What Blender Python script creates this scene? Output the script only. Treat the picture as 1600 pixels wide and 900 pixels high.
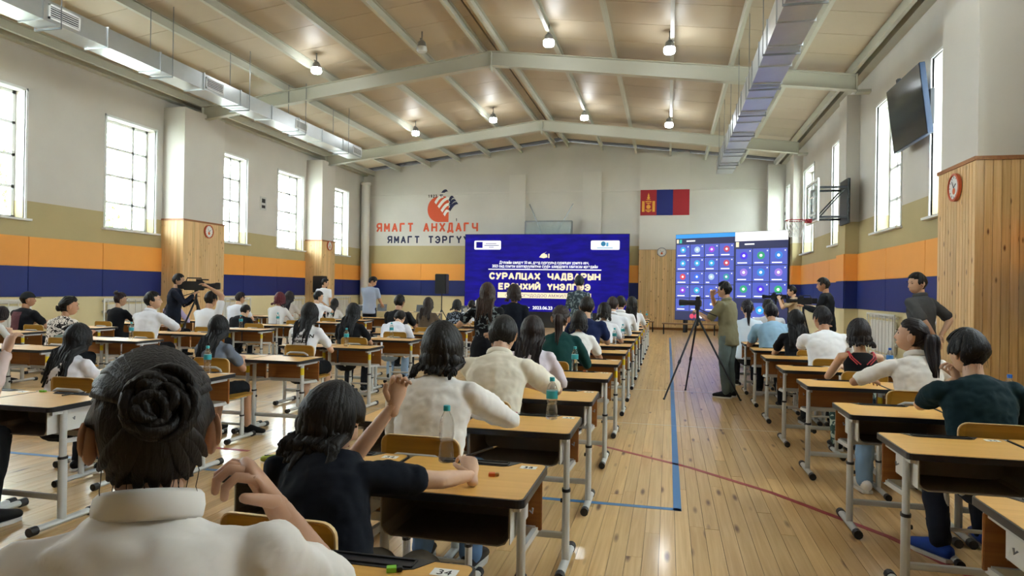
import bpy, bmesh, math, random
import numpy as np
from mathutils import Vector, Matrix, Quaternion
random.seed(7)
PI = math.pi
for o in list(bpy.data.objects): bpy.data.objects.remove(o)
scene = bpy.context.scene
COL = scene.collection

# ---------------------------------------------------------------- camera
F, CAM_H = 1060.0, 1.5
YAW, PITCH, ROLL = math.atan(244 / F), math.atan(4 / F), 0.016
_f = Vector((-math.sin(YAW) * math.cos(PITCH), math.cos(YAW) * math.cos(PITCH), math.sin(PITCH)))
_r0 = Vector((math.cos(YAW), math.sin(YAW), 0)); _u0 = _r0.cross(_f)
CR = _r0 * math.cos(ROLL) + _u0 * math.sin(ROLL); CU = _u0 * math.cos(ROLL) - _r0 * math.sin(ROLL)
cd = bpy.data.cameras.new('camera'); cam = bpy.data.objects.new('camera', cd); COL.objects.link(cam)
cd.sensor_width = 36; cd.lens = F / 1600 * 36; cd.clip_end = 200; cd.clip_start = 0.05
m = Matrix((CR, CU, -_f)).transposed().to_4x4(); m.translation = (0, 0, CAM_H); cam.matrix_world = m
scene.camera = cam
# where a line of sight of the photograph meets a plane of the hall (used to read off real positions)
def _ray(px, py): return _f + CR * ((px - 800) / F) - CU * ((py - 450) / F)
def at_y(px, py, y): d = _ray(px, py); t = y / d.y; return Vector((0, 0, CAM_H)) + d * t
def at_z(px, py, z): d = _ray(px, py); t = (z - CAM_H) / d.z; return Vector((0, 0, CAM_H)) + d * t
def at_x(px, py, x): d = _ray(px, py); t = x / d.x; return Vector((0, 0, CAM_H)) + d * t

# ---------------------------------------------------------------- world, exposure
W = bpy.data.worlds.new('sky'); scene.world = W; W.use_nodes = True
bg = W.node_tree.nodes['Background']; bg.inputs[0].default_value = (0.90, 0.96, 1.0, 1); bg.inputs[1].default_value = 25.0
LAMP_STRENGTH = 80.0
scene.view_settings.view_transform = 'Standard'; scene.view_settings.look = 'None'
scene.view_settings.exposure = 0.2; scene.view_settings.gamma = 1.0; scene.view_settings.use_curve_mapping = False

# ---------------------------------------------------------------- helpers
def lin(c):
    if isinstance(c, str):
        c = [int(c[i:i + 2], 16) / 255 for i in (0, 2, 4)]
    return tuple(x / 12.92 if x <= .04045 else ((x + .055) / 1.055) ** 2.4 for x in c)
MATS = {}
def mat(name, col, rough=.6, metal=0., noise=0., nscale=8., stretch=(1, 1, 1), bump=0., bscale=40., bstretch=None, coat=0., emit=0., spec=.5, rnd=0.):
    """plain procedural material: colour with a noise variation, optional bump, optional per-object variation"""
    if name in MATS: return MATS[name]
    m = bpy.data.materials.new(name); m.use_nodes = True; MATS[name] = m
    nt = m.node_tree; N = nt.nodes; L = nt.links; b = N['Principled BSDF']
    c = lin(col)
    b.inputs['Base Color'].default_value = (*c, 1); b.inputs['Roughness'].default_value = rough; b.inputs['Metallic'].default_value = metal
    b.inputs['Specular IOR Level'].default_value = spec
    if coat: b.inputs['Coat Weight'].default_value = coat; b.inputs['Coat Roughness'].default_value = .12
    if emit: b.inputs['Emission Color'].default_value = (*c, 1); b.inputs['Emission Strength'].default_value = emit
    if noise or bump:
        tc = N.new('ShaderNodeTexCoord')
    if noise:
        mp = N.new('ShaderNodeMapping'); mp.inputs['Scale'].default_value = stretch; L.new(tc.outputs['Object'], mp.inputs[0])
        nz = N.new('ShaderNodeTexNoise'); nz.inputs['Scale'].default_value = nscale; nz.inputs['Detail'].default_value = 4; L.new(mp.outputs[0], nz.inputs['Vector'])
        mx = N.new('ShaderNodeMix'); mx.data_type = 'RGBA'
        mx.inputs[6].default_value = (*[x * (1 - noise) for x in c], 1); mx.inputs[7].default_value = (*[min(1, x * (1 + noise)) for x in c], 1)
        L.new(nz.outputs[0], mx.inputs[0]); src = mx.outputs[2]
        if rnd:
            oi = N.new('ShaderNodeObjectInfo'); hs = N.new('ShaderNodeHueSaturation')
            mr = N.new('ShaderNodeMapRange'); mr.inputs[3].default_value = 1 - rnd; mr.inputs[4].default_value = 1 + rnd
            L.new(oi.outputs['Random'], mr.inputs[0]); L.new(mr.outputs[0], hs.inputs['Value']); L.new(src, hs.inputs['Color']); src = hs.outputs[0]
        L.new(src, b.inputs['Base Color'])
    if bump:
        mp2 = N.new('ShaderNodeMapping'); mp2.inputs['Scale'].default_value = bstretch or (1, 1, 1); L.new(tc.outputs['Object'], mp2.inputs[0])
        n2 = N.new('ShaderNodeTexNoise'); n2.inputs['Scale'].default_value = bscale; n2.inputs['Detail'].default_value = 3; L.new(mp2.outputs[0], n2.inputs['Vector'])
        bp = N.new('ShaderNodeBump'); bp.inputs['Strength'].default_value = bump; bp.inputs['Distance'].default_value = .01
        L.new(n2.outputs[0], bp.inputs['Height']); L.new(bp.outputs[0], b.inputs['Normal'])
    return m

def wood(name, c1, c2, axis='z', rough=.45, board=None, rnd=.12, knots=False, coat=0., island=False):
    """wood grain along one axis, in world space, shifted per object (or per board)"""
    m = bpy.data.materials.new(name); m.use_nodes = True; MATS[name] = m
    nt = m.node_tree; N = nt.nodes; L = nt.links; b = N['Principled BSDF']; b.inputs['Roughness'].default_value = rough
    if coat: b.inputs['Coat Weight'].default_value = coat; b.inputs['Coat Roughness'].default_value = .13
    g = N.new('ShaderNodeNewGeometry')
    if island: rv = g.outputs['Random Per Island']
    else: rv = N.new('ShaderNodeObjectInfo').outputs['Random']
    off = N.new('ShaderNodeVectorMath'); off.operation = 'SCALE'; off.inputs[0].default_value = (37, 51, 23); L.new(rv, off.inputs['Scale'])
    ad = N.new('ShaderNodeVectorMath'); L.new(g.outputs['Position'], ad.inputs[0]); L.new(off.outputs[0], ad.inputs[1])
    mp = N.new('ShaderNodeMapping'); s = {'x': (.7, 22, 22), 'y': (22, .7, 22), 'z': (22, 22, .7)}[axis]; mp.inputs['Scale'].default_value = s; L.new(ad.outputs[0], mp.inputs[0])
    nz = N.new('ShaderNodeTexNoise'); nz.inputs['Scale'].default_value = 1.6; nz.inputs['Detail'].default_value = 5; nz.inputs['Distortion'].default_value = .6; L.new(mp.outputs[0], nz.inputs['Vector'])
    rp = N.new('ShaderNodeValToRGB'); rp.color_ramp.elements[0].position = .3; rp.color_ramp.elements[1].position = .72
    rp.color_ramp.elements[0].color = (*lin(c2), 1); rp.color_ramp.elements[1].color = (*lin(c1), 1); L.new(nz.outputs[0], rp.inputs[0])
    src = rp.outputs[0]
    if knots:
        mk = N.new('ShaderNodeMapping'); mk.inputs['Scale'].default_value = {'z': (9, 9, 3.2), 'y': (8, 1.6, 8), 'x': (2, 9, 9)}[axis]; L.new(ad.outputs[0], mk.inputs[0])
        vo = N.new('ShaderNodeTexVoronoi'); vo.inputs['Scale'].default_value = 1.; L.new(mk.outputs[0], vo.inputs['Vector'])
        kr = N.new('ShaderNodeMapRange'); kr.inputs[1].default_value = .06; kr.inputs[2].default_value = .17; kr.inputs[3].default_value = 1; kr.inputs[4].default_value = 0; L.new(vo.outputs['Distance'], kr.inputs[0])
        mx = N.new('ShaderNodeMix'); mx.data_type = 'RGBA'; L.new(kr.outputs[0], mx.inputs[0]); L.new(src, mx.inputs[6]); mx.inputs[7].default_value = (*lin('6b3f1c'), 1); src = mx.outputs[2]
    hs = N.new('ShaderNodeHueSaturation'); mr = N.new('ShaderNodeMapRange'); mr.inputs[3].default_value = 1 - rnd; mr.inputs[4].default_value = 1 + rnd
    L.new(rv, mr.inputs[0]); L.new(mr.outputs[0], hs.inputs['Value']); L.new(src, hs.inputs['Color']); L.new(hs.outputs[0], b.inputs['Base Color'])
    bp = N.new('ShaderNodeBump'); bp.inputs['Strength'].default_value = .06; bp.inputs['Distance'].default_value = .004; L.new(nz.outputs[0], bp.inputs['Height']); L.new(bp.outputs[0], b.inputs['Normal'])
    return m

def glow(name, col, s):
    if name in MATS: return MATS[name]
    m = bpy.data.materials.new(name); m.use_nodes = True; MATS[name] = m
    N = m.node_tree.nodes; b = N['Principled BSDF']; c = lin(col)
    b.inputs['Base Color'].default_value = (0.01, 0.01, 0.01, 1); b.inputs['Roughness'].default_value = .5
    b.inputs['Emission Color'].default_value = (*c, 1); b.inputs['Emission Strength'].default_value = s
    return m

class MB:
    """collects shapes, builds ONE mesh object"""
    def __init__(s): s.v = []; s.f = []
    def quadbox(s, P):
        n = len(s.v); s.v += [tuple(p) for p in P]
        s.f += [tuple(n + i for i in q) for q in ((0, 3, 2, 1), (4, 5, 6, 7), (0, 1, 5, 4), (1, 2, 6, 5), (2, 3, 7, 6), (3, 0, 4, 7))]
        return s
    def box(s, x0, x1, y0, y1, z0, z1):
        return s.quadbox([(x0, y0, z0), (x1, y0, z0), (x1, y1, z0), (x0, y1, z0), (x0, y0, z1), (x1, y0, z1), (x1, y1, z1), (x0, y1, z1)])
    def obox(s, c, size, M=None):
        a, b, d = [q / 2 for q in size]; c = Vector(c)
        P = [Vector(p) for p in ((-a, -b, -d), (a, -b, -d), (a, b, -d), (-a, b, -d), (-a, -b, d), (a, -b, d), (a, b, d), (-a, b, d))]
        return s.quadbox([c + (M @ p if M else p) for p in P])
    def bar(s, p, q, w, t):
        p, q = Vector(p), Vector(q); d = (q - p); M = d.to_track_quat('Z', 'Y').to_matrix()
        return s.obox((p + q) / 2, (w, t, d.length), M)
    def tube(s, path, rad, seg=10, cap=True, flat=None, closed=False, ref=None):
        """path: points; rad: number, list of numbers or list of (rx, ry)"""
        P = [Vector(p) for p in path]; n = len(P)
        if not isinstance(rad, (list, tuple)): rad = [rad] * n
        base = len(s.v); prev = None
        for i in range(n):
            if closed: t = P[(i + 1) % n] - P[i - 1]
            else: t = P[min(i + 1, n - 1)] - P[max(i - 1, 0)]
            t.normalize()
            if prev is None:
                a = Vector(ref) if ref else (Vector((1, 0, 0)) if abs(t.x) < .8 else Vector((0, 1, 0)))
                x = (a - t * a.dot(t)).normalized()
            else:
                x = prev - t * prev.dot(t)
                x = x.normalized() if x.length > 1e-6 else prev
            prev = x; y = t.cross(x)
            r = rad[i]; rx, ry = r if isinstance(r, (list, tuple)) else (r, r)
            for k in range(seg):
                an = 2 * PI * k / seg; s.v.append(tuple(P[i] + x * (rx * math.cos(an)) + y * (ry * math.sin(an))))
        m = n if closed else n - 1
        for i in range(m):
            a = base + i * seg; b = base + ((i + 1) % n) * seg
            for k in range(seg): s.f.append((a + k, a + (k + 1) % seg, b + (k + 1) % seg, b + k))
        if cap and not closed:
            s.f.append(tuple(base + k for k in reversed(range(seg)))); e = base + (n - 1) * seg; s.f.append(tuple(e + k for k in range(seg)))
        return s
    def caps(s, path, rad, seg=10, ref=None):
        """tube with rounded ends"""
        P = [Vector(p) for p in path]; R = [r if isinstance(r, (list, tuple)) else (r, r) for r in (rad if isinstance(rad, (list, tuple)) else [rad] * len(P))]
        d0 = (P[0] - P[1]).normalized(); d1 = (P[-1] - P[-2]).normalized()
        def e(p, d, r):
            m = min(r); return [(p + d * m * .55, (r[0] * .84, r[1] * .84)), (p + d * m * .9, (r[0] * .44, r[1] * .44))]
        a = e(P[0], d0, R[0])[::-1]; b = e(P[-1], d1, R[-1])
        return s.tube([q[0] for q in a] + P + [q[0] for q in b], [q[1] for q in a] + R + [q[1] for q in b], seg, True, ref=ref)
    def lathe(s, prof, c=(0, 0, 0), seg=16, axis='z'):
        base = len(s.v); c = Vector(c)
        for r, h in prof:
            for k in range(seg):
                a = 2 * PI * k / seg; x, y = r * math.cos(a), r * math.sin(a)
                p = {'z': (x, y, h), 'y': (x, h, -y), 'x': (h, x, y)}[axis]; s.v.append(tuple(c + Vector(p)))
        for i in range(len(prof) - 1):
            for k in range(seg): s.f.append((base + i * seg + k, base + i * seg + (k + 1) % seg, base + (i + 1) * seg + (k + 1) % seg, base + (i + 1) * seg + k))
        s.f.append(tuple(base + k for k in reversed(range(seg)))); e = base + (len(prof) - 1) * seg; s.f.append(tuple(e + k for k in range(seg)))
        return s
    def prism(s, poly, d, fr=None):
        """polygon in (u, v) pushed from depth 0 to d; fr(u, v, w) -> point"""
        fr = fr or (lambda u, v, w: (u, v, w)); n = len(poly); b = len(s.v)
        s.v += [tuple(fr(u, v, 0)) for u, v in poly] + [tuple(fr(u, v, d)) for u, v in poly]
        s.f.append(tuple(b + i for i in reversed(range(n)))); s.f.append(tuple(b + n + i for i in range(n)))
        for i in range(n): j = (i + 1) % n; s.f.append((b + i, b + j, b + n + j, b + n + i))
        return s
    def ell(s, c, r, seg=14, rings=9, M=None):
        c = Vector(c); b = len(s.v)
        for i in range(rings + 1):
            t = PI * i / rings
            for k in range(seg):
                a = 2 * PI * k / seg; p = Vector((r[0] * math.sin(t) * math.cos(a), r[1] * math.sin(t) * math.sin(a), r[2] * math.cos(t)))
                s.v.append(tuple(c + (M @ p if M else p)))
        for i in range(rings):
            for k in range(seg): s.f.append((b + i * seg + k, b + (i + 1) * seg + k, b + (i + 1) * seg + (k + 1) % seg, b + i * seg + (k + 1) % seg))
        return s
    def mesh(s, name, smooth=False, fix=True):
        me = bpy.data.meshes.new(name); me.from_pydata(s.v, [], s.f)
        if fix:
            bm = bmesh.new(); bm.from_mesh(me); bmesh.ops.remove_doubles(bm, verts=bm.verts, dist=1e-6); bmesh.ops.recalc_face_normals(bm, faces=bm.faces); bm.to_mesh(me); bm.free()
        if smooth:
            me.polygons.foreach_set('use_smooth', [True] * len(me.polygons))
            if smooth != 'all': me.set_sharp_from_angle(angle=math.radians(40))
        me.update(); return me
    def build(s, name, material, parent=None, smooth=False, bevel=0):
        me = s.mesh(name, smooth)
        if bevel:
            bm = bmesh.new(); bm.from_mesh(me); bmesh.ops.bevel(bm, geom=bm.edges[:], offset=bevel, segments=2, affect='EDGES', clamp_overlap=True); bm.to_mesh(me); bm.free()
        return link(name, me, material, parent)
def link(name, me, material, parent=None):
    if material is not None and len(me.materials) == 0: me.materials.append(material)
    o = bpy.data.objects.new(name, me); COL.objects.link(o)
    if parent is not None: o.parent = parent
    return o
def tag(o, label=None, cat=None, group=None, kind=None):
    if label: o['label'] = label
    if cat: o['category'] = cat
    if group: o['group'] = group
    if kind: o['kind'] = kind
    return o
def thing(name, label, cat, loc=(0, 0, 0), rz=0., group=None):
    o = bpy.data.objects.new(name, None); o.empty_display_size = .1; COL.objects.link(o); o.location = loc; o.rotation_euler = (0, 0, rz)
    return tag(o, label, cat, group)
KIDS = {}
def copy_tree(o, parent=None):
    c = o.copy(); COL.objects.link(c); c.parent = parent
    if parent is not None: c.matrix_parent_inverse = Matrix()
    for ch in list(o.children): copy_tree(ch, c)
    return c
def struct(o): o['kind'] = 'structure'; return o
ORD = ['nearest', 'second', 'third', 'fourth', 'fifth', 'sixth', 'seventh', 'eighth', 'ninth', 'tenth', 'eleventh', 'twelfth', 'thirteenth', 'fourteenth', 'fifteenth', 'sixteenth', 'seventeenth']
PENDING_TEXT = []
def text(name, body, size, loc, material, parent=None, rot=(PI / 2, 0, 0), align='CENTER', width=None, bold=0., extrude=.002, fit=None):
    """flat lettering as a mesh; width = total width to fit"""
    cu = bpy.data.curves.new(name, 'FONT'); cu.body = body; cu.size = size; cu.align_x = align; cu.extrude = extrude; cu.offset = bold; cu.resolution_u = 3
    o = bpy.data.objects.new(name, cu); COL.objects.link(o)
    dg = bpy.context.evaluated_depsgraph_get(); dg.update()
    me = bpy.data.meshes.new_from_object(o.evaluated_get(dg)); bpy.data.objects.remove(o); bpy.data.curves.remove(cu)
    xs = [v.co.x for v in me.vertices]
    if width and xs:
        k = width / (max(xs) - min(xs))
        for v in me.vertices: v.co.x *= k
    me.materials.clear(); me.materials.append(material); me.name = name
    ob = bpy.data.objects.new(name, me); COL.objects.link(ob); ob.location = loc; ob.rotation_euler = rot
    if parent is not None: ob.parent = parent
    return ob
# ================================================================ the hall
XL, XR, YN, YB = -13.5, 4.4, -8.0, 28.4
RX, RZ, SL = -4.5, 7.83, .125                      # ridge line, ceiling height there, roof slope
def ceil_z(x): return RZ - SL * abs(x - RX)
WZ0, WZ1 = 2.88, 5.63                              # window sill and head heights

def wall_paint(name, b1, b2):
    """plaster painted in bands: cream dado, olive band, off-white above, with faint stains"""
    m = bpy.data.materials.new(name); m.use_nodes = True
    N = m.node_tree.nodes; L = m.node_tree.links; b = N['Principled BSDF']; b.inputs['Roughness'].default_value = .75; b.inputs['Specular IOR Level'].default_value = .25
    g = N.new('ShaderNodeNewGeometry'); sp = N.new('ShaderNodeSeparateXYZ'); L.new(g.outputs['Position'], sp.inputs[0])
    def step(z): n = N.new('ShaderNodeMath'); n.operation = 'GREATER_THAN'; n.inputs[1].default_value = z; L.new(sp.outputs['Z'], n.inputs[0]); return n.outputs[0]
    def mix(f, a, c):
        n = N.new('ShaderNodeMix'); n.data_type = 'RGBA'; L.new(f, n.inputs[0])
        if isinstance(a, tuple): n.inputs[6].default_value = a
        else: L.new(a, n.inputs[6])
        n.inputs[7].default_value = c; return n.outputs[2]
    c = mix(step(b1), (*lin('e2d5a8'), 1), (*lin('b9ab80'), 1)); c = mix(step(b2), c, (*lin('d2cec6'), 1))
    nz = N.new('ShaderNodeTexNoise'); nz.inputs['Scale'].default_value = .55; nz.inputs['Detail'].default_value = 6; L.new(g.outputs['Position'], nz.inputs['Vector'])
    mr = N.new('ShaderNodeMapRange'); mr.inputs[1].default_value = .3; mr.inputs[2].default_value = .7; mr.inputs[3].default_value = .9; mr.inputs[4].default_value = 1.05; L.new(nz.outputs[0], mr.inputs[0])
    hs = N.new('ShaderNodeHueSaturation'); L.new(mr.outputs[0], hs.inputs['Value']); L.new(c, hs.inputs['Color']); L.new(hs.outputs[0], b.inputs['Base Color'])
    n2 = N.new('ShaderNodeTexNoise'); n2.inputs['Scale'].default_value = 30; L.new(g.outputs['Position'], n2.inputs['Vector'])
    bp = N.new('ShaderNodeBump'); bp.inputs['Strength'].default_value = .08; bp.inputs['Distance'].default_value = .01; L.new(n2.outputs[0], bp.inputs['Height']); L.new(bp.outputs[0], b.inputs['Normal'])
    return m
M_side = wall_paint('side_wall_paint', 1.19, 3.27)
M_backw = wall_paint('end_wall_paint', 1.22, 3.42)
M_plaster = mat('column_plaster', 'd2cec6', .75, noise=.05, nscale=1.5, bump=.08, bscale=30)
M_orange = mat('orange_pad', 'f2a548', .55, noise=.04, nscale=3, rnd=.04, bump=.03, bscale=60)
M_blue = mat('blue_pad', '06206c', .5, noise=.06, nscale=3, rnd=.05, bump=.03, bscale=60)
M_white = mat('white_frame', 'e6e8e6', .4, noise=.04, nscale=6)
M_wmetal = mat('white_radiator', 'dcdad2', .45, noise=.04, nscale=6)
M_pine = wood('pine_board', 'e6c592', 'cda56c', 'z', .4, rnd=.13, knots=True)
M_pine_i = wood('pine_board_small', 'e6c592', 'cda56c', 'z', .4, rnd=.13, knots=True, island=True)
M_plank = wood('floor_plank', 'e0bd84', 'c89e64', 'y', .34, rnd=.13, knots=True, coat=.5)
M_plank_i = wood('floor_plank_far', 'e0bd84', 'c89e64', 'y', .34, rnd=.13, knots=True, coat=.5, island=True)
M_beam = mat('painted_steel', 'b9b8a9', .5, noise=.05, nscale=2)
M_panel = mat('ceiling_sheet', 'bcae96', .5, metal=.05, spec=.35, noise=.07, nscale=1.2, stretch=(1, 1, 1), bump=.12, bscale=1.0, bstretch=(1, 55, 1), rnd=.05)
M_dark = mat('dark_joint', '3a342c', .8, noise=.1)
M_black = mat('black_plastic', '17181b', .45, noise=.1, nscale=20)
M_blackm = mat('black_metal', '1d1f22', .4, metal=.3, noise=.1, nscale=20)
M_galv = mat('galvanised_steel', 'c4c8ca', .28, metal=.9, noise=.12, nscale=3, bump=.05, bscale=6)
M_chrome = mat('grey_steel', '8d9194', .35, metal=.8, noise=.08)

# ---- floor: sub-floor, boards, court lines
fl = struct(MB().box(XL - .3, XR + .3, YN - .3, YB + .3, -.25, -.022).build('floor', M_dark))
PW = .092
unit = MB().box(-.5, .5, -.5, .5, -1, 0).mesh('plank'); unit.materials.append(M_plank)
boards = []
nx = int((XR - XL) / PW)
for i in range(nx):
    x = XL + (i + .5) * (XR - XL) / nx; y = YN - random.random() * 2.6
    while y < YB:
        l = random.choice((2.2, 2.6, 3.0, 3.4)); y0, y1 = max(y, YN), min(y + l, YB)
        if y1 - y0 > .1: boards.append((x, y0, y1))
        y += l
def show(b):
    x, y = b[0], (b[1] + b[2]) / 2
    if y < 1.5: return 1e6
    s = 0 if (-.6 < x < 1.25) else .35 if (-3.5 < x < -1.7 or 1.2 < x < 2.6) else .8
    return y * (1 + s)
boards.sort(key=show)
PWr = (XR - XL) / nx
for x, y0, y1 in boards[:290]:
    o = bpy.data.objects.new('plank', unit); COL.objects.link(o); o.parent = fl
    o.scale = (PWr - .0022, y1 - y0 - .0025, .022); o.location = (x, (y0 + y1) / 2, random.uniform(-.0006, .0004))
mb = MB()
for x, y0, y1 in boards[290:]: mb.box(x - PWr / 2 + .0011, x + PWr / 2 - .0011, y0, y1 - .0025, -.022, random.uniform(-.0006, .0004))
o = mb.mesh('plank_field', fix=False); o = link('plank_field', o, M_plank_i, fl); o['kind'] = 'stuff'
M_lb, M_lr, M_lw = mat('blue_line_paint', '3a78b0', .4, noise=.1, nscale=5), mat('red_line_paint', '9c3338', .4, noise=.12, nscale=5), mat('white_line_paint', 'd5d0c2', .4, noise=.1, nscale=5)
def stripe(name, pts, w, mt):
    mb = MB()
    for a, b in zip(pts[:-1], pts[1:]):
        a, b = Vector((*a, 0)), Vector((*b, 0)); d = (b - a).normalized(); n = Vector((-d.y, d.x, 0)) * w / 2
        mb.quadbox([a - n + Vector((0, 0, .0005)), a + n + Vector((0, 0, .0005)), b + n + Vector((0, 0, .0005)), b - n + Vector((0, 0, .0005)),
                    a - n + Vector((0, 0, .0015)), a + n + Vector((0, 0, .0015)), b + n + Vector((0, 0, .0015)), b - n + Vector((0, 0, .0015))])
    return mb.build(name, mt, fl)
stripe('blue_line', [(.085, 4.82), (.085, 23.4)], .055, M_lb)
stripe('blue_cross_line', [(-8.9, 4.85), (.11, 4.85)], .055, M_lb)
stripe('white_line', [(-8, 10.7), (3.6, 10.7)], .03, M_lw)
stripe('white_line', [(-8, 7.9), (1.2, 7.9)], .02, M_lw)
arc = [(-3.74 + 6.6 * math.cos(a), .8 + 6.6 * math.sin(a)) for a in [PI * k / 40 for k in range(3, 38)]]
red = [(-9.5, 5.55), (-6.5, 5.6), (-3.7, 5.5)]
stripe('red_line', red, .05, M_lr)
stripe('red_line', [(-2.4, 7.6), (-1.4, 7.15), (-.54, 6.6), (.2, 6.05), (.78, 5.47), (1.37, 4.66), (1.75, 3.8), (1.95, 2.8)], .05, M_lr)

# ---- side walls with window openings
def side_wall(name, x0, x1, wins):
    mb = MB(); top = ceil_z((x0 + x1) / 2) + .02
    mb.box(x0, x1, YN, YB, -.2, WZ0); mb.box(x0, x1, YN, YB, WZ1, top)
    ys = [YN] + [v for w in wins for v in w] + [YB]
    for a, b in zip(ys[::2], ys[1::2]): mb.box(x0, x1, a, b, WZ0, WZ1)
    return struct(mb.build(name, M_side))
LW = [(3.0, 4.65), (6.4, 8.05), (10.18, 11.83), (13.98, 15.63), (18.05, 19.7), (21.5, 23.2), (25.25, 26.9)]
RW = [(3.4, 5.05), (6.6, 8.25), (11.4, 13.05), (14.58, 16.23), (18.65, 20.3), (22.75, 24.4), (26.2, 27.85)]
wl = side_wall('wall_left', XL - .45, XL, LW)
wr = side_wall('wall_right', XR, XR + .45, RW)
def end_wall(name, y0, y1):
    mb = MB(); zt = lambda x: ceil_z(x) + .02
    P = [(XL - .45, -.2), (XR + .45, -.2), (XR + .45, zt(XR + .45)), (RX, zt(RX)), (XL - .45, zt(XL - .45))]
    mb.prism(P, y1 - y0, lambda u, v, w: (u, y0 + w, v)); return struct(mb.build(name, M_backw))
wb = end_wall('wall_back', YB, YB + .3)
wf = end_wall('wall_front', YN - .3, YN)

# ---- windows: frame, mullions, panes, sill
M_pane = bpy.data.materials.new('window_glass'); M_pane.use_nodes = True
_N = M_pane.node_tree.nodes; _L = M_pane.node_tree.links; _N.remove(_N['Principled BSDF'])
_t = _N.new('ShaderNodeBsdfTransparent'); _t.inputs[0].default_value = (.93, .97, .97, 1); _g = _N.new('ShaderNodeBsdfGlossy'); _g.inputs['Roughness'].default_value = .03
_x = _N.new('ShaderNodeMixShader'); _x.inputs[0].default_value = .06; _L.new(_t.outputs[0], _x.inputs[1]); _L.new(_g.outputs[0], _x.inputs[2]); _L.new(_x.outputs[0], _N['Material Output'].inputs[0])
M_net = mat('window_net', 'd9dcd8', .6, noise=.05)
wn = 0
def window(side, a, b):
    global wn; wn += 1
    xi = XL if side < 0 else XR; s = -1 if side < 0 else 1            # outward direction
    fr = MB(); xo = xi + s * .27; d = .035
    def B(y0, y1, z0, z1, t0=.0, t1=.07): fr.box(*sorted((xo + s * t0, xo + s * t1)), y0, y1, z0, z1)
    B(a, a + .07, WZ0, WZ1); B(b - .07, b, WZ0, WZ1); B(a, b, WZ0, WZ0 + .07); B(a, b, WZ1 - .07, WZ1)
    ym = b - .5
    B(ym - .035, ym + .035, WZ0, WZ1)
    h = (WZ1 - WZ0)
    for k in (.25, .5, .75): B(a, b, WZ0 + h * k - .03, WZ0 + h * k + .03)
    w = struct(fr.build('window_%d' % wn, M_white))
    zs = [WZ0 + h * k for k in (0, .25, .5, .75, 1)]
    for k in range(4):
        for (y0, y1) in ((a + .06, ym - .03), (ym + .03, b - .06)):
            MB().box(xo + s * .03 - .004, xo + s * .03 + .004, y0, y1, zs[k] + .03, zs[k + 1] - .03).build('pane', M_pane, w)
    MB().box(*sorted((xi - s * .12, xo)), a - .1, b + .1, WZ0 - .045, WZ0).build('sill', M_white, w)
    MB().box(*sorted((xi - s * .02, xi + s * .03)), a - .05, a, WZ0, WZ1 + .05).box(*sorted((xi - s * .02, xi + s * .03)), b, b + .05, WZ0, WZ1 + .05).box(*sorted((xi - s * .02, xi + s * .03)), a - .05, b + .05, WZ1, WZ1 + .05).build('casing', M_white, w)
    # diamond wire guard on the outside half
    if -2 < a: 
        g = MB(); n = 9
        for k in range(-n, n):
            y0 = a + (b - a) * k / n; 
            for sg in (1, -1):
                p0 = Vector((xo + s * .12, y0 if sg > 0 else a + b - y0, WZ0)); p1 = p0 + Vector((0, sg * h * .55, h))
                # clip to the opening
                t0, t1 = 0., 1.
                for (pa, pb, lo, hi) in ((p0.y, p1.y, a, b),):
                    dd = pb - pa; ta, tb = sorted(((lo - pa) / dd, (hi - pa) / dd)); t0, t1 = max(t0, ta), min(t1, tb)
                if t1 > t0 + .02: g.bar(p0.lerp(p1, t0), p0.lerp(p1, t1), .004, .004)
        o = g.build('wire_guard', M_net, w); o['kind'] = 'stuff'
    return w
for a, b in LW: window(-1, a, b)
for a, b in RW: window(1, a, b)

# ---- wall pads (orange over blue), one object per pad
def pads_side(wall, x, s, spans):
    for (y0, y1) in spans:
        n = max(1, round((y1 - y0) / 2.15)); w = (y1 - y0) / n
        for k in range(n):
            a, b = y0 + k * w + .004, y0 + (k + 1) * w - .004
            MB().box(*sorted((x, x + s * .035)), a, b, 1.86, 2.5).build('orange_pad', M_orange, wall, bevel=.006)
            MB().box(*sorted((x, x + s * .035)), a, b, 1.2, 1.855).build('blue_pad', M_blue, wall, bevel=.006)
PL = [(-6.3, -4.9), (1.0, 2.4), (8.6, 9.95), (15.88, 17.62), (23.4, 24.45)]
PR = [(-5.0, -3.7), (2.2, 3.0), (9.75, 10.98), (17.55, 18.3), (24.6, 25.3)]
def gaps(P): 
    ys = [YN] + [v for p in P for v in p] + [YB]; return [(a, b) for a, b in zip(ys[::2], ys[1::2])]
pads_side(wl, XL, 1, gaps(PL)); pads_side(wr, XR, -1, gaps(PR))
def pads_end(wall, y, spans):
    for x0, x1 in spans:
        n = max(1, round((x1 - x0) / 2.3)); w = (x1 - x0) / n
        for k in range(n):
            a, b = x0 + k * w + .004, x0 + (k + 1) * w - .004
            MB().box(a, b, y - .035, y, 1.9, 2.62).build('orange_pad', M_orange, wall, bevel=.006)
            MB().box(a, b, y - .035, y, 1.22, 1.895).build('blue_pad', M_blue, wall, bevel=.006)
pads_end(wb, YB, [(XL + .45, -1.2), (2.6, 4.36)])

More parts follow.
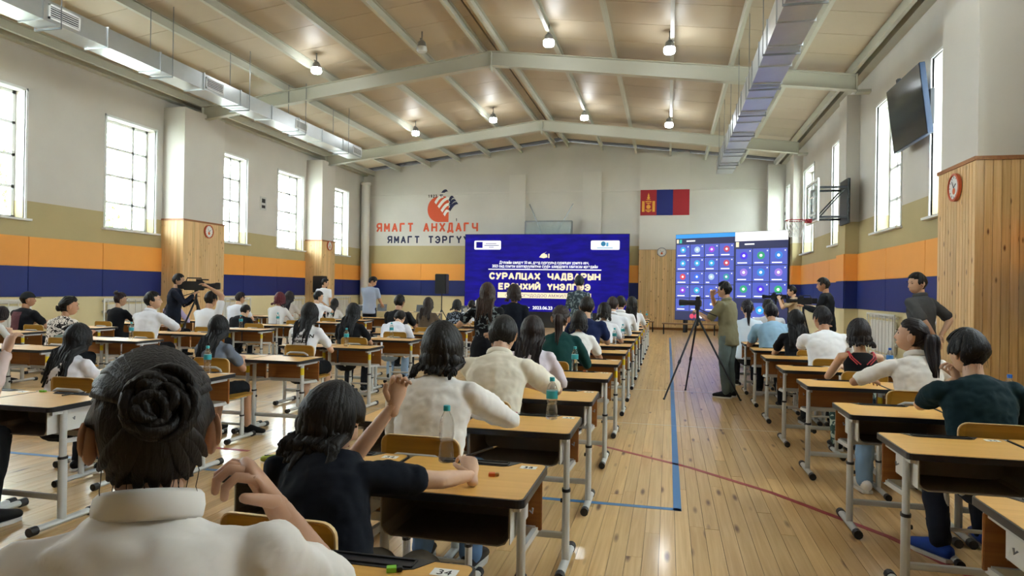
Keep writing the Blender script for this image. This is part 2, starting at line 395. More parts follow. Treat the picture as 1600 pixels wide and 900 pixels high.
# ---- pilasters; pine boarding to 3.28 m on three of them
M_trimw = wood('pine_trim', 'a9713c', '8a5529', 'y', .45, rnd=.1)
tn = 0
def pilaster(y0, y1, x, s, wall, pine, parts=False):
    """x: wall face, s: direction into the hall, depth d"""
    global tn
    d = {True: .6, False: .3}[pine]
    if s > 0: d = .7 if pine else .5
    tn += 1
    o = struct(MB().box(*sorted((x, x + s * (d - (.03 if pine else 0)))), y0 + .02, y1 - .02, 0, ceil_z(x + s * d) - .45).build('trim_%d' % tn, M_plaster if pine else M_side))
    if pine:
        zt = 3.26; xf = x + s * d; bw = .094
        bm_ = MB()
        def boards_run(n, fn):
            for k in range(n):
                if parts: 
                    q = MB(); fn(q, k); q.build('pine_board', M_pine, o, bevel=.004)
                else: fn(bm_, k)
        n = round((y1 - y0) / bw); w = (y1 - y0) / n
        boards_run(n, lambda q, k: q.box(*sorted((xf - s * .03, xf)), y0 + k * w + .002, y0 + (k + 1) * w - .002, .12, zt))
        n2 = round(d / bw); w2 = d / n2
        boards_run(n2, lambda q, k: q.box(*sorted((x + s * k * w2 + s * .002, x + s * (k + 1) * w2 - s * .002)), y0, y0 + .02, .12, zt))
        if not parts: b_ = bm_.build('pine_boarding', M_pine_i, o); b_['kind'] = 'stuff'
        MB().box(*sorted((x, xf + s * .015)), y0 - .015, y1 + .015, zt, zt + .05).build('cap_rail', M_trimw, o)
        MB().box(*sorted((x, xf + s * .012)), y0 - .012, y1, .0, .12).build('skirting', M_trimw, o)
    else:
        MB().box(*sorted((x + s * d, x + s * (d + .03))), y0, y1, 1.86, 2.5).build('orange_pad', M_orange, o, bevel=.006)
        MB().box(*sorted((x + s * d, x + s * (d + .03))), y0, y1, 1.2, 1.855).build('blue_pad', M_blue, o, bevel=.006)
        MB().box(*sorted((x, x + s * d)), y0 - .03, y0 + .01, 1.86, 2.5).build('orange_pad', M_orange, o, bevel=.006)
        MB().box(*sorted((x, x + s * d)), y0 - .03, y0 + .01, 1.2, 1.855).build('blue_pad', M_blue, o, bevel=.006)
    return o
for a, b in PL: pilaster(a, b, XL, 1, wl, True)
for k, (a, b) in enumerate(PR): pilaster(a, b, XR, -1, wr, k == 2, parts=k == 2)
# end wall: ledge, flat pilasters, flag column, pine boarding, round corner column
def wtrim(mb, mt, sm=False):
    global tn; tn += 1; return struct(mb.build('trim_%d' % tn, mt, smooth=sm))
wtrim(MB().box(XL, XR, YB - .05, YB, 5.68, 5.75), M_plaster)
wtrim(MB().box(-6.69, -5.99, YB - .13, YB, .3, 6.45), M_plaster)
wtrim(MB().box(-3.54, -2.77, YB - .13, YB, .3, 6.5), M_plaster)
wtrim(MB().box(-1.19, .78, YB - .1, YB, .12, ceil_z(-.2) - .05), M_plaster)
wtrim(MB().box(3.75, 4.4, YB - .35, YB, 0, 6.6), M_plaster)
wtrim(MB().lathe([(.19, 0), (.19, 6.1), (.23, 6.12), (.23, 6.2)], (XL + .27, YB - .35, 0), 20), M_plaster, True)
pb = wtrim(MB().box(-1.2, 2.6, YB - .14, YB - .1, .1, 3.26), M_trimw)
n = 40
for k in range(n):
    x = -1.19 + k * 3.78 / n
    MB().box(x + .002, x + 3.78 / n - .003, YB - .165, YB - .14, .1, 3.25).build('pine_board', M_pine, pb)
struct(MB().box(XL, XR, YB - .06, YB, 0, .12).build('baseboard_back', M_trimw))
struct(MB().box(XL, XL + .03, YN, YB, 0, .12).build('baseboard_left', M_trimw))
struct(MB().box(XR - .03, XR, YN, YB, 0, .12).build('baseboard_right', M_trimw))

# ---- roof: sheets, purlins, rafters
ce = MB()
for s in (-1, 1):
    xe = XL - .45 if s < 0 else XR + .45
    P = [(RX, RZ + .06), (xe, ceil_z(xe) + .06), (xe, ceil_z(xe) + .16), (RX, RZ + .16)]
    ce.prism(P, YB - YN + .6, lambda u, v, w: (u, YN - .3 + w, v))
ce = struct(ce.build('ceiling', M_dark))
PY = 1.15; npan = int((YB - YN) / PY) + 1
for s in (-1, 1):
    xe = XL if s < 0 else XR
    me = MB().prism([(RX + s * .02, RZ), (xe, ceil_z(xe)), (xe, ceil_z(xe) + .05), (RX + s * .02, RZ + .05)], PY - .014, lambda u, v, w: (u, w, v)).mesh('ceiling_sheet'); me.materials.append(M_panel)
    for k in range(npan):
        y = YN + k * PY
        if y + PY > YB + .3: continue
        o = bpy.data.objects.new('ceiling_sheet', me); COL.objects.link(o); o.parent = ce; o.location = (0, y, 0)
PUR = [.28, 1.72, 3.1, 4.48, 5.86, 7.24, 8.5]
for s in (-1, 1):
    for d in PUR:
        x = RX + s * d
        if not XL + .1 < x < XR - .1: continue
        z = ceil_z(x); q = MB()
        q.box(x - .012, x + .012, YN, YB, z - .2, z - .005); q.box(x - .012, x + .07, YN, YB, z - .212, z - .2); q.box(x - .012, x + .07, YN, YB, z - .012, z - .001)
        q.build('purlin', M_beam, ce)
    xe = XL + .1 if s < 0 else XR - .1
    MB().box(xe - .1, xe + .1, YN, YB, ceil_z(xe) - .16, ceil_z(xe) - .01).build('eave_channel', M_beam, ce)
TY = [-4.6, 2.6, 9.7, 16.8, 23.9]
for y in TY:
    for s in (-1, 1):
        xe = XL + .55 if s < 0 else XR - .28
        zb = lambda x: ceil_z(x) - .215
        q = MB()
        def slab(z0, z1, w, dx=0): q.prism([(RX, zb(RX) + z0), (xe, zb(xe) + z0), (xe, zb(xe) + z1), (RX, zb(RX) + z1)], w, lambda u, v, ww: (u, y - w / 2 + ww, v))
        slab(-.37, -.355, .2); slab(-.355, -.015, .02); slab(-.015, 0, .2)
        q.box(*sorted((RX, RX + s * .015)), y - .1, y + .1, zb(RX) - .5, zb(RX)); q.box(*sorted((xe, xe - s * .02)), y - .1, y + .1, zb(xe) - .4, zb(xe) + .02)
        q.build('rafter', M_beam, ce)
        xw = XL if s < 0 else XR
        MB().box(*sorted((xw, xe)), y - .12, y + .12, zb(xe) - .42, zb(xe) - .36).build('bearing_plate', M_beam, ce)

# ---- ceiling lamps (they light the hall)
M_lamp = glow('lamp_glass', 'f4fbff', LAMP_STRENGTH)
M_lampoff = mat('lamp_glass_off', 'c9ccca', .3, noise=.05)
def lamp_make(off=False):
    t = thing('high_bay_lamp', '', 'lamp')
    MB().lathe([(.05, -.02), (.09, -.06), (.11, -.16), (.12, -.17)], (0, 0, 0), 16).build('housing', M_chrome, t, smooth=True)
    MB().lathe([(.118, -.17), (.13, -.25), (.11, -.29), (.05, -.31)], (0, 0, 0), 16).build('lamp_glass', M_lampoff if off else M_lamp, t, smooth=True)
    MB().box(-.015, .015, -.1, .1, -.02, .01).box(-.012, .012, -.012, .012, 0, .2).build('bracket', M_chrome, t)
    return t
LX = [-8.6, -5.83, -2.75, -.05, 2.9, -11.4]
l0 = lamp_make(); l1 = lamp_make(True); used0 = False
side_names = {-11.4: 'left eave', -8.6: 'left slope', -5.83: 'left of the ridge', -2.75: 'right of the ridge', -.05: 'right slope', 2.9: 'right eave'}
for y, rown in ((15.3, 'in front of the nearer roof beam'), (22.1, 'in front of the farther roof beam'), (8.4, 'above the middle rows'), (1.5, 'above the near rows')):
    for x in LX:
        if x in (2.9, -11.4) and y > 9: continue
        if (x, y) == (-5.83, 15.3): o = l1; lab = 'unlit ceiling lamp hanging left of the ridge at the nearer roof beam'
        else:
            o = l0 if not used0 else copy_tree(l0); used0 = True; lab = 'lit ceiling lamp on the %s, %s' % (side_names[x], rown)
        o.location = (x, y, ceil_z(x) - .2 - .0); tag(o, lab, 'lamp', 'hanging hall lamps')
        # hangs from the purlin line above

# ---- air ducts
def duct(name, label, x0, x1, z0, z1, y0, y1, grilles, side, elen=1.25):
    t = thing(name, label, 'air duct', ((x0 + x1) / 2, y0, z0)); cx = (x0 + x1) / 2; w = x1 - x0; h = z1 - z0
    n = round((y1 - y0) / elen); l = (y1 - y0) / n
    me = MB().box(-w / 2, w / 2, 0, l - .012, 0, h).mesh('duct_section'); me.materials.append(M_galv)
    mf = MB().box(-w / 2 - .02, w / 2 + .02, -.014, .014, -.02, h + .02).mesh('flange'); mf.materials.append(M_galv)
    zc = min(ceil_z(x0), ceil_z(x1)) - .05
    mh = MB().bar((-w / 2 - .03, 0, -.035), (w / 2 + .03, 0, -.035), .03, .03).bar((-w / 2 - .03, 0, -.05), (-w / 2 - .03, 0, zc - z0), .012, .012).bar((w / 2 + .03, 0, -.05), (w / 2 + .03, 0, zc - z0), .012, .012).mesh('hanger'); mh.materials.append(M_chrome)
    for k in range(n):
        o = link('duct_section', me, None, t); o.location = (0, k * l, 0)
        o = link('flange', mf, None, t); o.location = (0, k * l, 0)
        if k % 2 == 0: o = link('hanger', mh, None, t); o.location = (0, k * l + .3, 0)
    for gy in grilles:
        g = MB(); xs = side * w / 2
        a, b = sorted((xs, xs + side * .015))
        g.box(a, b, gy - .3, gy + .3, .05, .08).box(a, b, gy - .3, gy + .3, h - .08, h - .05).box(a, b, gy - .3, gy - .27, .05, h - .05).box(a, b, gy + .27, gy + .3, .05, h - .05)
        g = g.build('grille', M_white, t); g.location = (0, -y0, 0)
        MB().box(*sorted((xs, xs + side * .004)), gy - .27, gy + .27, .08, h - .08).build('dark_opening', M_black, g)
        for q in range(5):
            z = .1 + q * (h - .2) / 4; MB().box(*sorted((xs, xs + side * .014)), gy - .27, gy + .27, z - .008, z + .004).build('slat', M_white, g)
    return t
duct('air_duct', 'galvanised rectangular air duct with white grilles along the left roof slope', -10.22, -9.75, 5.7, 6.04, -6.5, 20.3, [9.2, 13.0, 16.6, 20.0], 1)
duct('air_duct', 'galvanised rectangular air duct hung in short sections along the right roof slope', 1.5, 2.02, 5.5, 5.92, -6.5, 23.6, [], -1, 1.0)

# ---- radiators behind the dado
def radiator(x, y0, y1, s, label):
    t = thing('radiator', label, 'radiator', (x, y0, 0), 0, 'radiators along the side walls'); L_ = y1 - y0
    q = MB()
    for z in (.28, .55, .82, 1.08): q.tube([(s * .06, 0, z), (s * .06, L_, z)], .03, 8)
    q.build('pipe', M_wmetal, t, smooth=True)
    q = MB().box(*sorted((s * .02, s * .1)), .15, L_ - .15, .35, 1.0); q.build('panel', M_wmetal, t, bevel=.01)
    MB().box(*sorted((s * .11, s * .13)), -.04, 0, .0, 1.15).box(*sorted((s * .11, s * .13)), L_, L_ + .04, 0, 1.15).box(*sorted((s * .11, s * .13)), 0, L_, 1.11, 1.15).box(*sorted((s * .11, s * .13)), 0, L_, .2, .24).build('guard_frame', M_wmetal, t)
    for k in range(int(L_ / .22)):
        MB().bar((s * .12, .1 + k * .22, .22), (s * .12, .1 + k * .22, 1.12), .012, .012).build('guard_bar', M_wmetal, t)
for (x, a, b, s, lab) in [(XL, 10.0, 11.9, 1, 'white radiator on the left wall beside the man in the cap'), (XL, 13.9, 15.6, 1, 'white radiator on the left wall beside the nearer pine column'), (XL, 18.0, 19.8, 1, 'white radiator on the left wall just beyond the nearer pine column'),
                          (XL, 21.4, 23.2, 1, 'white radiator on the left wall before the farther pine column'), (XL, 25.2, 27.0, 1, 'white radiator on the left wall near the far corner'), (XR, 12.0, 13.5, -1, 'white radiator on the right wall behind the standing man'), (XR, 14.5, 16.3, -1, 'white radiator on the right wall below the television')]:
    radiator(x, a, b, s, lab)
# ================================================================ desks
M_lam = wood('desk_laminate', 'dcaa58', 'cf9b48', 'x', .38, rnd=.06)
M_ply = wood('desk_panel_ply', 'a5692c', '8c5420', 'x', .5, rnd=.1)
M_chairply = wood('chair_ply', 'b98a2e', 'a07321', 'x', .4, rnd=.08)
M_plyedge = mat('ply_edge', 'dcc08c', .5, noise=.1, nscale=30)
M_band = mat('black_edge_band', '1b1d22', .35, noise=.08, nscale=20)
M_leg = mat('grey_leg_enamel', 'c2c3c0', .38, metal=.1, noise=.05, nscale=10)
M_tray = mat('beige_book_tray', '8f8272', .5, noise=.06, nscale=6)
M_trayw = mat('pale_tray_side', 'cfcdc6', .5, noise=.05, nscale=6)
M_stick = mat('white_sticker', 'ecebe6', .5, noise=.02)
M_yell = mat('yellow_tape', 'e0c51c', .5, noise=.05)
M_ink = mat('black_ink', '141414', .6, noise=.05)
DW, DD, DH = .618, .52, .75
def rrect(w, d, r, n=4, cx=0, cy=0):
    P = []
    for sx, sy, a0 in ((1, 1, 0), (-1, 1, PI / 2), (-1, -1, PI), (1, -1, 1.5 * PI)):
        for k in range(n + 1):
            a = a0 + PI / 2 * k / n; P.append((cx + sx * (w / 2 - r) + r * math.cos(a), cy + sy * (d / 2 - r) + r * math.sin(a)))
    return P
def make_desk(tray, tape):
    """origin on the floor below the middle of the edge the pupil sits at; +y away from the pupil"""
    t = thing('school_desk', '', 'desk')
    top = MB().prism(rrect(DW, DD, .03, 4, 0, DD / 2), .03, lambda u, v, w: (u, v, DH - .031 + w)).build('tabletop', M_band, t)
    MB().prism(rrect(DW - .016, DD - .016, .026, 4, 0, DD / 2), .0015, lambda u, v, w: (u, v, DH - .001 + w)).build('laminate', M_lam, top)
    pt = MB().prism([(-.19, DD - .004), (-.15, DD - .07), (-.125, DD - .082), (.125, DD - .082), (.15, DD - .07), (.19, DD - .004)], .002, lambda u, v, w: (u, v, DH + .0005 + w)).build('pencil_tray', M_band, t)
    q = MB(); 
    for a, b in (((-.14, DD - .065), (.14, DD - .065)), ((.14, DD - .065), (.14, DD - .02)), ((.14, DD - .02), (-.14, DD - .02)), ((-.14, DD - .02), (-.14, DD - .065))): q.bar((*a, DH + .004), (*b, DH + .004), .006, .005)
    q.build('tray_rim', M_black, pt)
    MB().box(.2, .27, DD - .09, DD - .045, DH + .0006, DH + .0014).build('number_sticker', M_stick, t)
    yp = .13
    for s in (-1, 1):
        x = s * .275
        p = MB().tube([(x, yp, .4), (x, yp, DH - .03)], [(.017, .024)] * 2, 12).build('upper_post', M_leg, t, smooth=True)
        if tape and s > 0: MB().tube([(x, yp, .6), (x, yp, .67)], [(.0176, .0246)] * 2, 12).build('yellow_tape', M_yell, p, smooth=True)
        lp = MB().tube([(x, yp, .04), (x, yp, .42)], [(.021, .029)] * 2, 12).build('lower_post', M_leg, t, smooth=True)
        MB().tube([(x, yp, .412), (x, yp, .428)], [(.024, .032)] * 2, 12).build('collar', M_black, lp, smooth=True)
        MB().tube([(x - s * .022, yp, .36), (x - s * .03, yp, .36)], .012, 8).build('clamp_knob', M_black, lp)
        f = MB().tube([(x, yp - .2, .03), (x, yp + .22, .03)], [(.024, .02)] * 2, 10).build('foot', M_leg, t, smooth=True)
        for e in (-.2, .22): MB().tube([(x, yp + e - .025, .028), (x, yp + e + .025, .028)], [(.027, .0275)] * 2, 10).build('end_cap', M_black, f, smooth=True)
        MB().box(x - .012, x + .012, .04, DD - .06, DH - .055, DH - .031).build('side_rail', M_leg, t)
        MB().bar((x, yp, .52), (x, DD - .08, .5), .02, .025).build('bracket', M_leg, t)
        MB().tube([(x + s * .02, yp + .05, .66), (x + s * .031, yp + .05, .65), (x + s * .033, yp + .05, .67)], .004, 6).build('bag_hook', M_chrome, t)
    MB().tube([(-.275, yp, .17), (.275, yp, .17)], [(.014, .02)] * 2, 8).build('crossbar', M_leg, t, smooth=True)
    MB().box(-.30, .30, DD - .1, DD - .085, .5, .71).build('modesty_panel', M_ply, t, bevel=.003)
    MB().box(-.275, .275, DD - .115, DD - .1, .485, .52).build('panel_rail', M_leg, t)
    if tray:
        q = MB(); y0, y1 = .035, .36
        P = [(-.25, .715), (-.25, .6), (-.235, .575), (-.21, .565), (.21, .565), (.235, .575), (.25, .6), (.25, .715)]
        for a, b in zip(P[:-1], P[1:]): 
            u0, v0 = a; u1, v1 = b; d = Vector((u1 - u0, v1 - v0)).normalized(); nx_, nz_ = -d.y * .004, d.x * .004
            q.quadbox([(u0, y0, v0), (u1, y0, v1), (u1, y1, v1), (u0, y1, v0), (u0 + nx_, y0, v0 + nz_), (u1 + nx_, y0, v1 + nz_), (u1 + nx_, y1, v1 + nz_), (u0 + nx_, y1, v0 + nz_)])
        q.box(-.25, .25, y1 - .004, y1, .565, .715)
        bt = q.build('book_tray', M_tray, t)
        for s in (-1, 1): MB().box(*sorted((s * .251, s * .254)), y0, y1, .575, .715).build('tray_side', M_trayw, bt)
    return t
desk_A, desk_B = make_desk(True, False), make_desk(False, True)
used = set()
DESKS = {}
def place_desk(x, y, tray, label, group, rz=0.):
    proto = desk_A if tray else desk_B
    if proto.name in used: o = copy_tree(proto)
    else: o = proto; used.add(proto.name)
    o.location = (x, y, 0); o.rotation_euler = (0, 0, rz); tag(o, label, 'desk', group); return o
FA = [1.275, 2.37, 3.54, 4.62, 5.86, 7.1, 8.4, 9.5, 10.68, 11.88, 13.08, 14.28, 15.48, 16.7, 17.9, 19.1]
FR = [2.4, 3.6, 4.66, 6.0, 7.22, 8.45, 9.6, 10.75, 11.8, 13.0, 14.2, 15.4]
FB = [1.95, 3.35, 4.65, 6.18, 7.78, 9.2, 10.6, 12.0, 13.4, 14.8, 16.2]
FC = [4.8, 6.2, 7.6, 9.0, 10.35, 11.7, 13.1, 14.5, 15.9]
FD = [8.2, 9.6, 11.0, 12.4, 13.8, 15.2]
COLS = {'A': (-.8, -1.43, FA, 'the left aisle column'), 'R': (1.44, 2.07, FR, 'the right aisle column'),
        'B': (-3.92, -4.55, FB, 'the second left column'), 'C': (-7.12, -7.75, FC, 'the third left column'), 'D': (-9.75, -10.38, FD, 'the left wall column')}
def seat_x(c): return (COLS[c][0] + COLS[c][1]) / 2
for c, (xa, xb, FF, cn) in COLS.items():
    for i, y in enumerate(FF):
        for k, x in enumerate((xa, xb)):
            tray = (c == 'A' and i < 5) or (c == 'R' and i < 3) or (c == 'B' and i < 2)
            side = ('right', 'left')[(k == 0) ^ (xa > xb)] if False else ('right' if x == max(xa, xb) else 'left')
            lab = 'yellow-topped school desk, %s of the %s pair in %s' % (side, ORD[i], cn)
            d = place_desk(x, y + random.uniform(-.012, .012), tray, lab, 'school desks in ' + cn, random.uniform(-.004, .004))
            DESKS[(c, i, side)] = d
            if (c, i, side) in (('A', 0, 'right'), ('A', 1, 'right')):
                text('desk_number', '34' if i == 0 else '13', .042, (.235, DD - .083, DH + .0016), M_ink, d, rot=(0, 0, 0), extrude=.0002)

# ================================================================ chairs
def make_chair():
    """origin on the floor below the seat centre, facing +y"""
    t = thing('school_chair', '', 'chair')
    MB().prism(rrect(.39, .38, .06, 5), .016, lambda u, v, w: (u, v, .425 + w - .02 * max(0, -v) + .0)).build('seat', M_chairply, t)
    P = rrect(.39, .17, .05, 5, 0, .735)
    br = MB().prism(P, .014, lambda u, v, w: (u, -.235 - w - .05 * (v - .7) - .03 * (1 - (u / .195) ** 2) + .015, v)).build('backrest', M_plyedge, t)
    P2 = rrect(.38, .16, .046, 5, 0, .735)
    MB().prism(P2, .0165, lambda u, v, w: (u, -.2338 - w - .05 * (v - .7) - .03 * (1 - (u / .195) ** 2) + .015, v)).build('veneer', M_chairply, br)
    path = [(-.15, .1, .41), (-.15, -.17, .41), (-.15, -.235, .44), (-.15, -.262, .52), (-.15, -.272, .66), (-.13, -.278, .715), (-.09, -.284, .735), (.09, -.284, .735), (.13, -.278, .715), (.15, -.272, .66), (.15, -.262, .52), (.15, -.235, .44), (.15, -.17, .41), (.15, .1, .41)]
    MB().tube(path, .0115, 8).build('back_tube', M_leg, t, smooth=True)
    for s in (-1, 1):
        x = s * .165
        MB().tube([(x, .02, .2), (x, .02, .415)], [(.014, .02)] * 2, 10).build('upper_post', M_leg, t, smooth=True)
        lp = MB().tube([(x, .02, .04), (x, .02, .24)], [(.018, .025)] * 2, 10).build('lower_post', M_leg, t, smooth=True)
        MB().tube([(x, .02, .232), (x, .02, .246)], [(.021, .028)] * 2, 10).build('collar', M_black, lp)
        f = MB().tube([(x, -.2, .03), (x, .2, .03)], [(.021, .018)] * 2, 10).build('foot', M_leg, t, smooth=True)
        for e in (-.2, .2): MB().tube([(x, e - .022, .026), (x, e + .022, .026)], [(.024, .0255)] * 2, 10).build('end_cap', M_black, f, smooth=True)
    MB().tube([(-.165, .02, .15), (.165, .02, .15)], .012, 8).build('crossbar', M_leg, t, smooth=True)
    return t
chair0 = make_chair(); chair_used = False
def place_chair(x, y, label, group, rz=0.):
    global chair_used
    o = chair0 if not chair_used else copy_tree(chair0); chair_used = True
    o.location = (x, y, 0); o.rotation_euler = (0, 0, rz); tag(o, label, 'chair', group); return o
CHY = -.32                                   # seat centre relative to the desk edge
for c, (xa, xb, FF, cn) in COLS.items():
    for i, y in enumerate(FF):
        place_chair(seat_x(c) + random.uniform(-.03, .03), y + (-.25 if (c, i) == ('R', 2) else CHY), 'plywood school chair at the %s desk pair in %s' % (ORD[i], cn), 'school chairs in ' + cn, random.uniform(-.05, .05))

# ================================================================ bottles and things on the desks
M_pet = bpy.data.materials.new('clear_bottle'); M_pet.use_nodes = True
_N = M_pet.node_tree.nodes; _L = M_pet.node_tree.links; _b = _N['Principled BSDF']
_b.inputs['Base Color'].default_value = (.93, .97, .98, 1); _b.inputs['Roughness'].default_value = .03; _b.inputs['IOR'].default_value = 1.33; _b.inputs['Transmission Weight'].default_value = .9; _b.inputs['Alpha'].default_value = .4
_n = _N.new('ShaderNodeTexNoise'); _n.inputs['Scale'].default_value = 60; _bp = _N.new('ShaderNodeBump'); _bp.inputs['Strength'].default_value = .15; _L.new(_n.outputs[0], _bp.inputs['Height']); _L.new(_bp.outputs[0], _b.inputs['Normal'])
M_teal = mat('teal_label', '2f9aa6', .35, noise=.25, nscale=30)
M_tealcap = mat('teal_cap', '2aa6ae', .35, noise=.05)
M_bluel = mat('blue_label', '2f78c8', .35, noise=.25, nscale=30)
M_bluecap = mat('blue_cap', '1f62c0', .35, noise=.05)
def make_bottle(blue, lab):
    t = thing('water_bottle', '', 'bottle')
    r = .032
    prof = [(.026, 0), (r, .006), (r, .03), (r - .002, .034), (r, .04), (r - .004, .07), (r - .006, .085), (r - .003, .1), (r, .115)]
    if not lab: 
        for k in range(3): prof += [(r, .118 + k * .012), (r - .0025, .124 + k * .012)]
        prof += [(r, .155)]
    else: prof += [(r, .16)]
    prof += [(r - .003, .172), (.022, .192), (.0135, .205), (.0125, .212), (.0125, .218)]
    MB().lathe(prof, (0, 0, 0), 18).build('body', M_pet, t, smooth='all')
    MB().lathe([(.0145, .212), (.0145, .232), (.013, .234)], (0, 0, 0), 16).build('cap', M_bluecap if blue else M_tealcap, t, smooth=True)
    if lab: MB().lathe([(r + .0004, .116), (r + .0006, .117), (r + .0006, .158), (r + .0004, .159)], (0, 0, 0), 18).build('label_sleeve', M_bluel if blue else M_teal, t, smooth=True)
    return t
BOT = {k: [make_bottle(*k), False] for k in ((False, True), (True, True), (False, False))}
def bottle(x, y, lab_, blue=False, sleeve=True, z=DH + .0008, sc=1.0):
    e = BOT[(blue, sleeve)]
    o = copy_tree(e[0]) if e[1] else e[0]; e[1] = True
    o.location = (x, y, z); o.scale = (sc,) * 3; o.rotation_euler = (0, 0, random.random() * 6)
    return tag(o, lab_, 'bottle', 'water bottles on the desks')
def snap(p, m=.05):
    b = min(DESKS.values(), key=lambda d: max(abs(p.x - d.location.x) - .3, 0) + max(abs(p.y - d.location.y - .26) - .25, 0)); l = b.location
    return Vector((min(max(p.x, l.x - DW / 2 + m), l.x + DW / 2 - m), min(max(p.y, l.y + m), l.y + DD - m), p.z))
def bpx(px, py, lab_, z=DH, **k):
    p = snap(at_z(px, py, z)); return bottle(p.x, p.y, lab_, **k)
bpx(697, 722, 'unlabelled ribbed water bottle with teal cap beside the writing hand', sleeve=False, sc=1.05)
bpx(862, 655, 'teal-capped water bottle on the desk with the red eraser', sc=1.05)
bpx(901, 578, 'teal-capped water bottle on the desk behind the cream-shirted man')
bpx(960, 538, 'water bottle on the aisle desk beside the navy-shirted man', blue=False)
bpx(973, 529, 'water bottle just beyond the one beside the navy-shirted man')
bpx(985, 515, 'water bottle on an aisle desk beside the bowed white shirts')
bpx(994, 510, 'water bottle on the far aisle desk near the white shirts')
bpx(1005.5, 494, 'second farthest water bottle on the aisle desks')
bpx(1018, 489.5, 'farthest water bottle on the aisle desks')
bpx(324, 583, 'teal-labelled water bottle on the desk behind the long-haired grey shirt')
bpx(205, 530, 'teal-labelled water bottle behind the man in white with glasses')
bpx(380, 512, 'water bottle in front of the hunched black shirt')
bpx(444, 506, 'water bottle behind the red-haired person')
bpx(541, 541, 'teal-labelled water bottle behind the long-haired black shirt')
bpx(617, 527, 'dark-capped water bottle behind the bowed white shirt')
bpx(533, 497, 'water bottle near the man with his hand on his face')
bpx(607, 490, 'water bottle left of the short-haired black shirt')
bpx(665, 507, 'water bottle behind the brown-shirted woman')
bpx(702, 503, 'water bottle near the person in dark floral')
bpx(1390, 580, 'blue-labelled water bottle right of the red-strapped top', blue=True)
bpx(1576, 643, 'blue-labelled water bottle on the desk right of the teal shirt', blue=True, sc=1.05)
bpx(1174, 517, 'blue-labelled water bottle on the far desks right of the photographer', blue=True)
o = bottle(-.78, 1.42, 'teal-labelled water bottle in front of the bun-haired woman'); _p = snap(at_z(263, 795, .96)); o.location = (_p.x, _p.y, DH + .0008)
# small things
M_green = mat('green_plastic', '7fc63a', .4, noise=.1); M_red = mat('red_rubber', 'c9485c', .5, noise=.1); M_org = mat('orange_band', 'd8642a', .5, noise=.1); M_olive = mat('green_case_fabric', 'a9b848', .7, noise=.3, nscale=60)
def eraser(px, py, m1, m2, label, rz=.3):
    p = snap(at_z(px, py, DH)); t = thing('eraser', label, 'eraser', (p.x, p.y, DH + .0008), rz)
    MB().box(-.022, .004, -.011, .011, 0, .013).build('sleeve', m1, t, bevel=.001); MB().box(.004, .02, -.010, .010, .001, .012).build('rubber', m2, t, bevel=.002)
M_gum = mat('brown_rubber', 'a97a3a', .6, noise=.2)
eraser(772, 744, M_org, M_gum, 'orange and brown eraser on the desk numbered 13', .2)
eraser(808, 647, M_red, M_stick, 'red eraser on the desk in front of the white-shirted man')
eraser(916, 580, M_org, M_stick, 'orange eraser beside a bottle on the third aisle desk')
eraser(98, 608, M_green, M_green, 'bright green eraser on the desk at the left edge', .1)
eraser(617, 893, M_green, M_black, 'green eraser on the desk numbered 34', .4)
eraser(290, 583, M_black, M_bluel, 'dark blue eraser near the bottle behind the grey shirt', .1)
eraser(950, 538, M_red, M_org, 'small red eraser beside the navy-shirted man', .1)
def pencil(p0, p1, label):
    p0, p1 = Vector(p0), Vector(p1); d = p1 - p0; t = thing('pencil', label, 'pencil', p0)
    MB().tube([(0, 0, 0), d * .9], .0042, 6).build('shaft', M_black, t); MB().tube([d * .9, d * .985, d], [.0042, .0015, .0006], 6).build('tip', M_plyedge, t)
p = at_z(97, 618, DH + .006); q = at_z(136, 612, DH + .006); pencil(p, q, 'black pencil lying on the desk at the left edge')
p = at_z(445, 722, DH); t = thing('pencil_case', 'crumpled yellow-green pencil case on the desk left of the navy shirt', 'pencil case', (p.x, p.y, DH + .001), .3)
MB().caps([(-.09, 0, .014), (-.03, .004, .017), (.04, 0, .015), (.1, .006, .014)], [(.02, .012), (.026, .0155), (.026, .0145), (.018, .012)], 10, ref=(0, 1, 0)).build('pouch', M_olive, t, smooth='all')
MB().bar((-.085, 0, .028), (.09, .003, .028), .004, .004).build('zip', M_black, t)
# grey-green cap lying on a desk of the third column
M_cap = mat('grey_green_canvas', '6d7a70', .8, noise=.12, nscale=30)
p = at_z(82, 535, DH); t = thing('baseball_cap', 'grey-green baseball cap lying on a desk at the left', 'cap', (p.x, p.y + .12, DH + .001), 1.2)
cp = MB().ell((0, 0, .0), (.1, .11, .1), 16, 8); cp.v = [(x, y, max(z, 0)) for x, y, z in cp.v]; cp.build('crown', M_cap, t, smooth='all')
MB().prism([(-.075, .07), (-.08, .12), (-.05, .17), (0, .185), (.05, .17), (.08, .12), (.075, .07)], .006, lambda u, v, w: (u, v, .004 + w)).build('brim', M_cap, t)
M_paper = mat('white_paper', 'f0efe9', .7, noise=.02)
pn = 0
for (px, py, lab) in [(1280, 560, 'sheet of paper on the desk of the white-shirted man by the right wall'), (262, 505, 'exam sheet on the desk left of the man with glasses'), (375, 512, 'exam sheet on the desk of the hunched black shirt'), (590, 525, 'exam sheet on the desk of the bowed white shirt'), (440, 538, 'exam sheet in front of the printed white shirt'), (225, 575, 'exam sheet on the desk right of the lace blouse')]:
    p = snap(at_z(px, py, DH), .17); tag(MB().obox((0, 0, .0012), (.21, .297, .0012), Matrix.Rotation(.1, 3, 'Z')).build('paper_sheet', M_paper), lab, 'paper').location = (p.x, p.y, DH)

